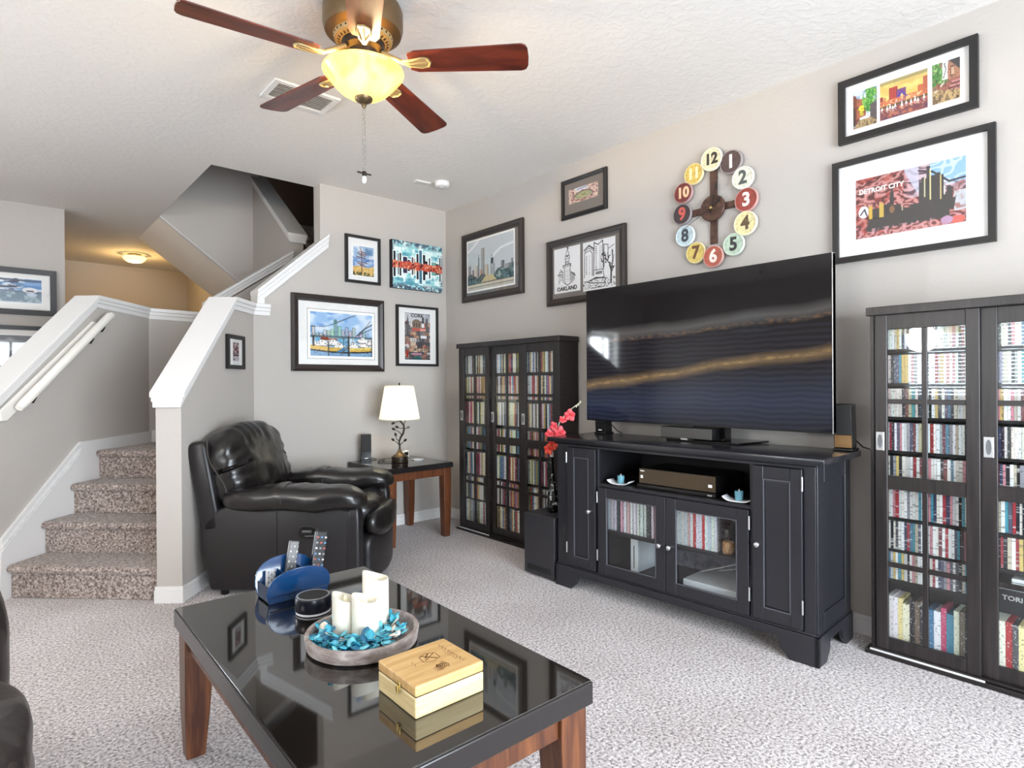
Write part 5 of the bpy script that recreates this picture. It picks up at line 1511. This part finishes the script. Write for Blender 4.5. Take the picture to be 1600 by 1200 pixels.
def art_stadium():
    A = Art(96, 48, (212, 186, 176))
    A.put(np.clip((A.noise(20, 14, 2) - .45) * 5, 0, 1), (120, 70, 74), .9); A.put(np.clip((A.noise(18, 14, 4) - .5) * 5, 0, 1), (226, 210, 190), .8)
    A.poly([(.18, .98), (.60, .98), (.70, .80), (.30, .74)], (206, 210, 226)); A.line([(.30, .86), (.66, .93)], .02, (60, 70, 120))
    A.ell(.5, .44, .30, .26, (150, 156, 120)); A.poly([(.34, .4), (.5, .6), (.68, .46), (.52, .26)], (196, 170, 130)); A.ell(.52, .44, .10, .09, (120, 140, 96))
    A.line([(.2, .42), (.3, .62), (.5, .7), (.7, .64), (.82, .46)], .03, (90, 70, 70)); A.line([(.1, .3), (.4, .1), (.8, .16)], .03, (150, 96, 90))
    return A
def ink(A, pts, wd=.006, c=(34, 34, 36)): A.line(pts, wd, c)
def art_tower_drawing():
    A = Art(90, 124, (238, 237, 237))
    ink(A, [(.40, .20), (.40, .56), (.62, .58), (.63, .20)]); ink(A, [(.36, .56), (.36, .60), (.64, .62), (.64, .57)], .010); ink(A, [(.44, .60), (.45, .74), (.58, .75), (.58, .61)])
    ink(A, [(.42, .74), (.46, .84), (.52, .95), (.57, .85), (.61, .75)]); ink(A, [(.45, .80), (.58, .81)], .008); ink(A, [(.52, .95), (.52, 1.0)], .008); ink(A, [(.51, .985), (.55, .97)], .012)
    for i in range(6):
        for j in range(7): A.rect(.43 + i * .033, .23 + j * .045, .445 + i * .033, .25 + j * .045, (70, 70, 72))
    for q in range(5): A.rect(.46 + q * .022, .63, .47 + q * .022, .70, (50, 50, 52))
    A.ell(.515, .80, .03, .025, (60, 60, 62))
    ink(A, [(.20, .22), (.21, .44), (.27, .52), (.34, .46), (.34, .24)]); A.put(((A.X > .22) & (A.X < .35) & (A.Y > .24) & (A.Y < .48)) * np.clip((A.noise(40, 50, 2) - .5) * 8, 0, 1), (40, 40, 42), .9)
    for q in range(3): ink(A, [(.68 + q * .045, .20 + q * .03), (.66 + q * .05, .44 - q * .02), (.72 + q * .045, .40 - q * .03)], .008)
    ink(A, [(.40, .22), (.52, .16), (.63, .20)], .008); A.ell(.16, .40, .02, .015, (40, 40, 42)); ink(A, [(.22, .40), (.16, .42)])
    return A
def art_street_drawing():
    A = Art(90, 130, (238, 237, 237))
    ink(A, [(.05, .28), (.06, .78), (.22, .82), (.30, .76), (.30, .30)]); ink(A, [(.05, .84), (.20, .92), (.34, .84)], .012); ink(A, [(.06, .80), (.20, .87), (.34, .80)], .006)
    for q in range(12): A.rect(.10, .34 + q * .033, .13, .356 + q * .033, (40, 40, 42)); A.rect(.20, .34 + q * .033, .22, .35 + q * .033, (60, 60, 62))
    ink(A, [(.34, .30), (.36, .96), (.48, .90), (.62, .97), (.64, .40)], .008)
    for q in range(13): A.rect(.40, .40 + q * .038, .435, .42 + q * .038, (36, 36, 38)); A.rect(.52, .42 + q * .036, .54, .435 + q * .036, (60, 60, 62)); A.rect(.57, .42 + q * .036, .59, .435 + q * .036, (60, 60, 62))
    ink(A, [(.66, .44), (.66, .88), (.78, .86), (.78, .50)]); ink(A, [(.80, .78), (.96, .84)])
    A.put((((A.X - .68) / .12) ** 2 + ((A.Y - .62) / .12) ** 2 < 1) * np.clip((A.noise(26, 34, 5) - .45) * 8, 0, 1), (26, 26, 28))
    ink(A, [(.86, .10), (.87, .34), (.82, .50)], .014); ink(A, [(.87, .34), (.92, .56), (.90, .74)], .010); ink(A, [(.87, .30), (.96, .42)], .008); A.put((((A.X - .88) / .09) ** 2 + ((A.Y - .55) / .2) ** 2 < 1) * np.clip((A.noise(30, 40, 7) - .6) * 9, 0, 1), (30, 30, 32))
    A.rect(.40, .31, .60, .37, (120, 120, 122)); ink(A, [(.36, .40), (.62, .40), (.66, .24), (.36, .22)]); ink(A, [(.22, .20), (.40, .25), (.66, .22)], .012); ink(A, [(.06, .20), (.24, .16), (.66, .12), (.70, .20)], .008); ink(A, [(.26, .05), (.66, .05), (.70, .12)], .006)
    A.put(((A.Y < .22) & (A.Y > .04)) * np.clip((A.noise(40, 50, 8) - .60) * 9, 0, 1), (40, 40, 42), .9)
    return A
def art_alley():
    A = Art(64, 84, (214, 224, 236))
    A.put(np.clip((A.noise(4, 4, 1) - .5) * 5, 0, 1), (110, 140, 180), .7)
    A.poly([(0, .95), (.32, .70), (.32, .2), (0, .05)], (124, 66, 48)); A.poly([(.15, .80), (.55, .74), (.55, .30), (.15, .25)], (168, 96, 66))
    A.put((((A.X - .72) / .34) ** 2 + ((A.Y - .70) / .34) ** 2 < 1) * np.clip((A.noise(9, 10, 3) - .25) * 5, 0, 1), (66, 142, 54)); A.put((((A.X - .72) / .34) ** 2 + ((A.Y - .70) / .32) ** 2 < 1) * np.clip((A.noise(12, 14, 4) - .55) * 6, 0, 1), (150, 200, 90), .9)
    A.ell(.36, .50, .12, .10, (226, 214, 60)); A.rect(.30, .32, .44, .44, (190, 180, 50)); A.poly([(.72, .55), (1, .62), (1, .1), (.72, .2)], (92, 84, 84))
    A.poly([(0, 0), (.3, .24), (.72, .24), (1, .1), (1, 0)], (176, 150, 106)); A.rect(.28, .22, .72, .27, (236, 236, 236)); A.put((A.Y < .22) * np.clip((A.noise(14, 12, 5) - .5) * 5, 0, 1), (110, 90, 60), .8)
    A.poly([(0, .6), (.1, .55), (.1, .1), (0, .05)], (54, 34, 32)); A.put(np.clip((A.noise(26, 30, 6) - .66) * 8, 0, 1), (40, 30, 30), .7)
    return A
def art_harbour_sails():
    A = Art(104, 84, (222, 186, 98))
    A.put(np.clip((A.noise(4, 6, 1) - .4) * 4, 0, 1), (240, 214, 130), .8); A.put((A.Y > .8) * (A.X > .3) * .8, (196, 170, 100), .6); A.put((A.Y > .9).astype(float), (120, 120, 90), .5)
    for x0, x1, h, c in ((0, .08, .62, (150, 60, 54)), (.09, .13, .58, (190, 130, 90)), (.20, .38, .80, (186, 70, 60)), (.36, .56, .70, (120, 70, 120)), (.80, .92, .64, (190, 100, 60)), (.90, 1, .82, (176, 96, 70)), (.58, .8, .50, (206, 130, 80))):
        A.rect(x0, .3, x1, h, c)
    for q in range(4): A.line([(.22 + q * .045, .48), (.22 + q * .045, .78)], .008, (120, 40, 40))
    A.poly([(.34, .46), (.46, .66), (.60, .46)], (84, 60, 150)); A.poly([(.42, .46), (.47, .58), (.53, .46)], (236, 200, 130))
    A.put(((A.Y < .50) & (A.Y > .34)) * np.clip((A.noise(20, 24, 3) - .35) * 5, 0, 1), (200, 110, 70), .9); A.put(((A.Y < .48) & (A.Y > .38)) * np.clip((A.noise(24, 20, 5) - .5) * 5, 0, 1), (240, 210, 150), .8)
    A.rect(0, .30, 1, .36, (84, 76, 40)); A.put((A.Y < .31).astype(float), (124, 66, 66)); A.put((A.Y < .31) * np.clip((A.noise(10, 12, 7) - .45) * 5, 0, 1), (196, 120, 90), .8); A.put((A.Y < .16) * np.clip((A.noise(8, 9, 8) - .45) * 5, 0, 1), (80, 50, 80), .8)
    for q, x in enumerate((.05, .16, .22, .28, .33, .47, .56, .66, .74, .80, .92)):
        h = .10 + .03 * (q % 3); y = .26 - .02 * (q % 2)
        A.poly([(x - .022, y), (x, y + h), (x + .028, y)], (244, 244, 246)); A.line([(x - .02, y - .01), (x + .02, y - .06)], .012, (226, 226, 220), .6)
    return A
def art_steps():
    A = Art(64, 84, (150, 120, 96))
    A.put((A.X < .55) * (A.Y > .45) * np.clip((A.noise(8, 9, 2) - .2) * 5, 0, 1), (74, 132, 60)); A.put((A.X < .5) * (A.Y > .5) * np.clip((A.noise(12, 12, 3) - .55) * 7, 0, 1), (170, 206, 130), .9)
    A.rect(.38, .55, .58, 1, (232, 232, 228)); A.line([(.42, .6), (.5, .8), (.44, .95)], .012, (100, 90, 90)); A.rect(.56, .5, 1, .92, (176, 124, 96)); A.poly([(.6, 1), (1, 1), (1, .7)], (70, 66, 66)); A.rect(.66, .58, .82, .84, (120, 80, 66)); A.rect(.69, .62, .79, .8, (206, 170, 140))
    A.poly([(.30, .36), (.60, .52), (1, .52), (1, .2), (.5, .2)], (156, 96, 84))
    for q in range(6): A.line([(.48 + q * .05, .22 + q * .045), (1, .20 + q * .05)], .014, (214, 150, 150) if q % 2 else (92, 56, 54))
    A.poly([(0, 0), (0, .34), (.4, .3), (1, .22), (1, 0)], (190, 160, 110)); A.put((A.Y < .3) * np.clip((A.noise(10, 12, 5) - .5) * 6, 0, 1), (96, 76, 60), .8); A.line([(.1, .3), (.45, .5)], .02, (226, 214, 196)); A.rect(.16, .34, .3, .5, (150, 90, 70))
    A.put(np.clip((A.noise(26, 30, 6) - .66) * 8, 0, 1), (40, 30, 30), .7)
    return A
def art_skyline_swirl():
    A = Art(210, 112, (150, 84, 78))
    sw = np.sin((A.noise(7, 7, 1, 3) * 26 + A.Y * 16 + A.X * 6))
    A.put(np.clip(sw * 2, 0, 1), (206, 150, 146), .8); A.put(np.clip(-sw * 2 - .9, 0, 1), (64, 30, 32), .85); A.put(np.clip((A.noise(12, 10, 3) - .55) * 6, 0, 1) * (A.X < .5), (170, 66, 56), .7)
    m = ((A.X > .46) & (A.Y > .52)) * np.clip(1 - np.abs(A.Y - .78) * .6, 0, 1)
    A.put(m * np.clip((A.X - .44) * 8, 0, 1), (206, 192, 204), .8); s2 = np.sin(A.noise(5, 5, 6, 2) * 24 + A.X * 30 - A.Y * 20)
    A.put(m * np.clip(s2 * 2 - .6, 0, 1), (50, 30, 40), .8); A.put((A.X > .47) * (A.X < .60) * (A.Y > .58) * (A.Y > .95 - (A.X - .47) * 3.2), (196, 196, 214), .8)
    A.put(((A.X > .70) & (A.Y > .66 - (A.X - .7) * .1) & (A.Y > 1.30 - A.X * .75)).astype(float), (140, 180, 214)); A.put((A.X > .68) * (A.Y > .62) * np.clip(np.sin(A.noise(6, 6, 8) * 22 + A.X * 12) * 2 - .6, 0, 1), (206, 224, 238), .8)
    A.line([(.60, .92), (.72, .86), (.86, .66), (1, .68)], .014, (40, 34, 40)); A.put((A.X > .9) * (A.Y < .5) * (A.Y > .2) * .9, (190, 200, 206)); A.put((A.X > .86) * (A.Y < .64) * np.clip((A.noise(14, 10, 9) - .5) * 6, 0, 1), (150, 90, 84), .8)
    A.ell(.08, .44, .05, .10, (232, 232, 236)); A.line([(.05, .40), (.09, .48), (.11, .38)], .012, (40, 40, 50))
    K = (62, 58, 56)
    for x0, x1, h, c in ((.135, .165, .52, (206, 170, 70)), (.235, .275, .54, (196, 164, 74))): A.rect(x0, .25, x1, h, c)
    for x0, x1, h in ((.165, .235, .46), (.19, .20, .55), (.275, .31, .50), (.31, .36, .50), (.335, .37, .68), (.345, .36, .74), (.37, .44, .46), (.44, .47, .40), (.47, .52, .38), (.52, .60, .42), (.60, .655, .74), (.625, .65, .80), (.655, .70, .78), (.665, .695, .96), (.70, .73, .80), (.73, .79, .80), (.745, .785, .83), (.79, .815, .79), (.815, .84, .50), (.84, .87, .60), (.87, .89, .56)):
        A.rect(x0, .24, x1, h, K)
    A.poly([(.10, .13), (.12, .22), (.18, .28), (.60, .36), (.90, .40), (.92, .44), (.90, .24), (.60, .16), (.3, .10), (.14, .09)], K); A.rect(.13, .12, .86, .30, K)
    for x, y0, y1, c in ((.651, .50, .79, (214, 206, 160)), (.70, .44, .90, (230, 214, 150)), (.789, .42, .78, (214, 196, 130)), (.82, .48, .60, (230, 226, 220)), (.45, .36, .42, (196, 180, 150))): A.line([(x, y0), (x, y1)], .010, c)
    A.ell(.355, .40, .025, .06, (130, 96, 66)); A.put((A.Y < .14) * np.clip((A.noise(40, 12, 11) - .5) * 6, 0, 1), (206, 150, 156), .8); A.ell(.93, .06, .06, .06, (206, 96, 84)); A.ell(.84, .08, .05, .06, (176, 140, 170))
    return A
def art_snow_tree():
    A = Art(120, 60, (96, 140, 186))
    A.put((A.Y > .5) * np.clip((A.noise(6, 8, 1) - .35) * 4, 0, 1), (214, 222, 236), .9); A.put((A.X > .8) * (A.Y > .6) * .9, (70, 130, 196), .6)
    A.put((A.Y < .5).astype(float), (110, 134, 150)); A.put((A.Y < .5) * np.clip((A.noise(20, 10, 3) - .5) * 6, 0, 1), (170, 190, 200), .8)
    A.line([(0, .50), (1, .46)], .02, (80, 90, 110)); A.ell(.86, .54, .09, .11, (230, 232, 236)); A.ell(.86, .50, .05, .04, (70, 70, 84)); A.ell(.88, .36, .06, .07, (190, 206, 222))
    A.put((A.X < .75) * (A.Y > .52) * np.clip((A.noise(16, 12, 5) - .55) * 8, 0, 1), (44, 50, 70), .9); A.put((A.X < .7) * (A.Y > .56) * np.clip((A.noise(14, 12, 7) - .55) * 8, 0, 1), (236, 238, 244), .9)
    A.line([(.44, .02), (.40, .30), (.34, .52), (.2, .66), (.05, .74)], .05, (54, 46, 50)); A.line([(.36, .5), (.5, .62), (.7, .66)], .03, (60, 54, 60)); A.line([(.42, .3), (.46, .02)], .05, (84, 74, 74))
    A.rect(0, 0, 1, .05, (226, 230, 236), .8); A.line([(0, .94), (1, .92)], .03, (70, 78, 96))
    return A
def art_small_red():
    A = Art(48, 70, (206, 196, 196))
    A.put((A.Y > .28) * np.clip((A.noise(8, 9, 1) - .35) * 5, 0, 1), (120, 60, 66), .9); A.put((A.Y > .25) * np.clip((A.noise(9, 9, 3) - .5) * 7, 0, 1), (40, 26, 34), .9); A.put((A.Y > .5) * np.clip((A.noise(9, 9, 5) - .6) * 7, 0, 1), (214, 170, 170), .9)
    A.rect(0, .26, 1, .32, (60, 34, 40)); A.put((A.Y < .24) * np.clip((A.noise(12, 12, 7) - .5) * 7, 0, 1), (70, 50, 56), .8)
    return A
def art_pale():
    A = Art(80, 40, (120, 124, 130))
    A.put(np.clip((A.noise(6, 6, 1) - .4) * 4, 0, 1), (180, 186, 190), .8); A.rect(0, 0, 1, .4, (84, 90, 96), .6)
    return A

def picture(label, loc, rz, W_, H_, fw_, fmat, board, prints, depth=.028, stepped=False, glass=True, border=0):
    """prints: list of (x0, z0, width, height, Art).  local x to the right as seen, y into the wall"""
    t = thing('framed_picture', label, 'picture', loc, rz)
    def ring(m, a, b, y0, y1):
        o = [(a, a), (W_ - a, a), (W_ - a, H_ - a), (a, H_ - a)]; i_ = [(b, b), (W_ - b, b), (W_ - b, H_ - b), (b, H_ - b)]
        vs_ = [(x, y0, z) for x, z in o] + [(x, y1, z) for x, z in i_] + [(x, -.001, z) for x, z in o] + [(x, -.001, z) for x, z in i_]
        fs = []
        for k in range(4):
            n = (k + 1) % 4
            fs += [(k, n, 4 + n, 4 + k), (8 + k, 8 + n, n, k), (4 + k, 4 + n, 12 + n, 12 + k)]
        m.add(vs_, fs)
    m = MB()
    if stepped:
        ring(m, 0, fw_ * .35, -depth * .72, -depth); ring(m, fw_ * .35, fw_ * .75, -depth, -depth * .8); ring(m, fw_ * .75, fw_, -depth * .62, -depth * .55)
    else:
        ring(m, 0, fw_, -depth, -depth * .94)
    m.build('frame', fmat, t, smooth=None)
    MB().box(fw_ - .002, W_ - fw_ + .002, -.010, -.002, fw_ - .002, H_ - fw_ + .002).build('mat_board', board, t)
    for k, (x0, z0, w_, h_, A) in enumerate(prints):
        if border:
            MB().box(x0 - border - .003, x0 + w_ + border + .003, -.0103, -.0095, z0 - border - .003, z0 + h_ + border + .003).build('mat_line', INK, t)
        if (board is MATB and w_ > .1) or board is GREYMB and w_ > .4 or border:
            e_ = border or (.014 if board is GREYMB else .005)
            MB().box(x0 - e_, x0 + w_ + e_, -.0106, -.0095, z0 - e_, z0 + h_ + e_).build('mat_bevel', mat('mat_bevel_white', rgb(250, 250, 248), .7), t)
        link('print', A.mesh(w_, h_), t, (x0, -.0112, z0))
    if glass:
        MB().box(fw_ - .001, W_ - fw_ + .001, -.0145, -.0130, fw_ - .001, H_ - fw_ + .001).build('glazing', PICGL, t)
    return t
RR = R(-90)
E = -.0008
WHB = mat('white_paper', rgb(244, 243, 242), .8)
picture('black framed beach signpost print high on the back wall', (2.118, YW + E, 2.003), 0, .308, .382, .022, DARKF, MATB, [(.066, .063, .186, .237, art_signpost())], .025)
cv = thing('canvas_print', 'unframed teal canvas with a mirrored red and black skyline near the corner', 'picture', (2.519, YW + E, 1.998))
MB().box(0, .508, -.034, 0, 0, .402).build('stretched_edge', mat('dark_canvas_edge', rgb(30, 26, 30), .8), cv, bevel=.002)
link('print', art_canvas().mesh(.508, .402), cv, (0, -.0346, 0))
picture('large dark framed watercolour of moored boats above the recliner', (1.686, YW + E, 1.294), 0, .768, .584, .052, BROWNF, MATB, [(.145, .118, .519, .337, art_boats())], .034, True, border=.02)
pk_ = picture('black framed tall print of stacked town houses lettered CORK above the lamp', (2.572, YW + E, 1.344), 0, .42, .518, .020, DARKF, MATB, [(.084, .056, .256, .400, art_stacked_town())], .025)
lettering('CORK', .040, mat('dark_title_ink', rgb(44, 44, 48), .7), pk_, (.084 + .125, -.0118, .056 + .378), 1.15, .0012)
AWd = Vector((.644, .765, 0)); AWn = Vector((.765, -.644, 0))
p0 = Vector((.796, 3.66, 1.298)) + AWd * (.528)
picture('small black framed photo in red tones on the angled half wall', p0 + AWn * .0008, A_RZ, .252, .223, .026, DARKF, MATB, [(.085, .055, .088, .120, art_small_red())], .022)
# pictures on the television wall
def RWp(y, z): return (XW - E * -1, y, z)
picture('dark framed city park skyline print nearest the room corner', (XW + E, 4.130, 1.885), RR, .778, .578, .052, BROWNF, GREYMB, [(.072, .092, .592, .412, art_lake_city())], .034, True)
picture('small dark framed ballpark print with taupe mat, left of the clock', (XW + E, 2.946, 2.350), RR, .414, .276, .030, DARKF, GREYMB, [(.070, .100, .268, .100, art_stadium())], .026, True)
ok = picture('wide dark frame holding two ink drawings, one lettered OAKLAND', (XW + E, 3.092, 1.750), RR, .716, .470, .048, BROWNF, GREYMB, [(.067, .085, .253, .320, art_tower_drawing()), (.345, .070, .283, .335, art_street_drawing())], .034, True)
lettering('OAKLAND', .040, INK, ok, (.193, -.0118, .112), 1.0, .0012)
picture('black framed triptych of small city scenes, top right by the ceiling', (XW + E, 1.100, 2.326), RR, .538, .300, .030, DARKF, MATB,
        [(.063, .059, .099, .172, art_alley()), (.175, .061, .185, .172, art_harbour_sails()), (.377, .063, .098, .172, art_steps())], .026)
dt = picture('black framed red swirling skyline print lettered DETROIT, above the right cabinet', (XW + E, 1.128, 1.760), RR, .622, .484, .026, DARKF, MATB, [(.100, .102, .422, .278, art_skyline_swirl())], .026)
lettering('DETROIT CITY', .030, WHITEINK, dt, (.205, -.0118, .318), .92, .0010)
# pictures on the far left wall
picture('wide black framed snowy lakeside tree print on the far left wall', (-.32, 6.5 + E, 1.795), 0, .767, .392, .045, DARKF, MATB, [(.10, .10, .565, .205, art_snow_tree())], .03)
picture('lower black framed print on the far left wall, mostly behind the stair cap', (-.32, 6.5 + E, 1.33), 0, .70, .372, .035, DARKF, MATB, [(.10, .08, .50, .21, art_pale())], .03)

# ------------------------------------------------------------------ wall clock of number discs
ck = thing('wall_clock', 'large wall clock of twelve coloured number discs on a bronze cross', 'clock', (XW - .001, 1.762, 2.174), RR)
BRN = mat('rusty_brown_metal', rgb(70, 48, 40), .5, metal=.3, mix=(rgb(100, 72, 58), 30, .4, .7))
def ckx(y): return 1.762 - y
MB().prism([(-.022, -.20), (.022, -.20), (.022, .235), (-.022, .235)], -.011, -.004).build('vertical_bar', BRN, ck, bevel=.001)
MB().prism([(-.16, -.020), (.16, -.020), (.16, .020), (-.16, .020)], -.0105, -.0045).build('cross_bar', BRN, ck, bevel=.001)
hb = MB().lathe([(.070, .010), (.074, .014), (.074, .026), (.070, .030)], 36)
hme = hb.mesh('hub', smooth=40); hme.transform(Matrix.Rotation(R(90), 4, 'X')); hme.materials.append(BRN); link('hub', hme, ck)
DISC_YZ = [(1.65, 2.403), (1.58, 2.297), (1.563, 2.175), (1.567, 2.048), (1.637, 1.947), (1.757, 1.9), (1.869, 1.94), (1.936, 2.049), (1.957, 2.181), (1.947, 2.303), (1.879, 2.398), (1.765, 2.45)]
DCOL = [((84, 66, 64), (232, 226, 220)), ((226, 226, 206), (84, 88, 86)), ((150, 66, 56), (236, 224, 212)), ((226, 214, 160), (92, 74, 52)), ((186, 206, 184), (50, 52, 50)), ((178, 92, 74), (238, 226, 214)),
        ((214, 190, 104), (104, 66, 42)), ((188, 206, 210), (58, 66, 72)), ((64, 52, 54), (190, 84, 74)), ((116, 50, 46), (232, 190, 150)), ((214, 184, 96), (240, 226, 176)), ((228, 218, 180), (52, 46, 42))]
dm = {}
for i, (y, z) in enumerate(DISC_YZ):
    rr_ = .062 + (.004 if i in (11, 0, 2, 3) else 0)
    x, zz = ckx(y), z - 2.174
    # the ring of discs is an upright oval
    a = MB().lathe([(rr_ * .97, 0), (rr_, .002), (rr_, .012), (rr_ * .96, .016), (rr_ * .90, .016), (rr_ * .88, .013), (0, .013)], 36, cap=False)
    rim_c, num_c = DCOL[i]
    me = a.mesh('number_disc', smooth=40); me.transform(Matrix.Rotation(R(90), 4, 'X'))
    lite = tuple(min(255, int(q * .55 + 110)) for q in rim_c)
    me.materials.append(mat(f'disc_enamel_{i}', rgb(*rim_c), .45, mix=(rgb(*[max(0, int(q * .82)) for q in rim_c]), 45, .45, .7)))
    me.materials.append(mat(f'disc_rim_{i}', rgb(*lite), .4))
    for p in me.polygons:
        if p.index < 36 * 4: p.material_index = 1
    d = link('number_disc', me, ck, (x, -.0115 - (.004 if i % 2 else 0), zz))
    lettering(str(i + 1), .100 if i < 9 else .084, mat(f'disc_numeral_{i}', rgb(*num_c), .5), d, (0, -.0136, 0), .95, .0035, 'numeral')
IRON = mat('black_iron_hand', rgb(24, 20, 20), .4)
def hand(name, ang, ln, tail, wd, y):
    m_ = MB()
    pts = [(-wd * .5, -tail), (wd * .5, -tail), (wd * .5, ln * .55), (wd * 2.2, ln * .60), (wd * 2.0, ln * .66), (wd * .4, ln * .82), (0, ln), (-wd * .4, ln * .82), (-wd * 2.0, ln * .66), (-wd * 2.2, ln * .60), (-wd * .5, ln * .55)]
    m_.prism(pts, y - .0015, y)
    o = m_.build(name, IRON, ck); o.rotation_euler = (0, ang, 0)
    return o
hand('hour_hand', R(49), .085, .02, .005, -.034)
hand('minute_hand', R(15), .175, .03, .005, -.037)
sh2 = MB().prism([(-.002, -.06), (.002, -.06), (.001, .195), (-.001, .195)], -.0415, -.040).build('second_hand', IRON, ck); sh2.rotation_euler = (0, R(-116.5), 0)
pm_ = MB().lathe([(.008, .028), (.008, .044), (.004, .047)], 14).mesh('hand_pin', smooth=40); pm_.transform(Matrix.Rotation(R(90), 4, 'X')); pm_.materials.append(BRASS); link('hand_pin', pm_, ck)
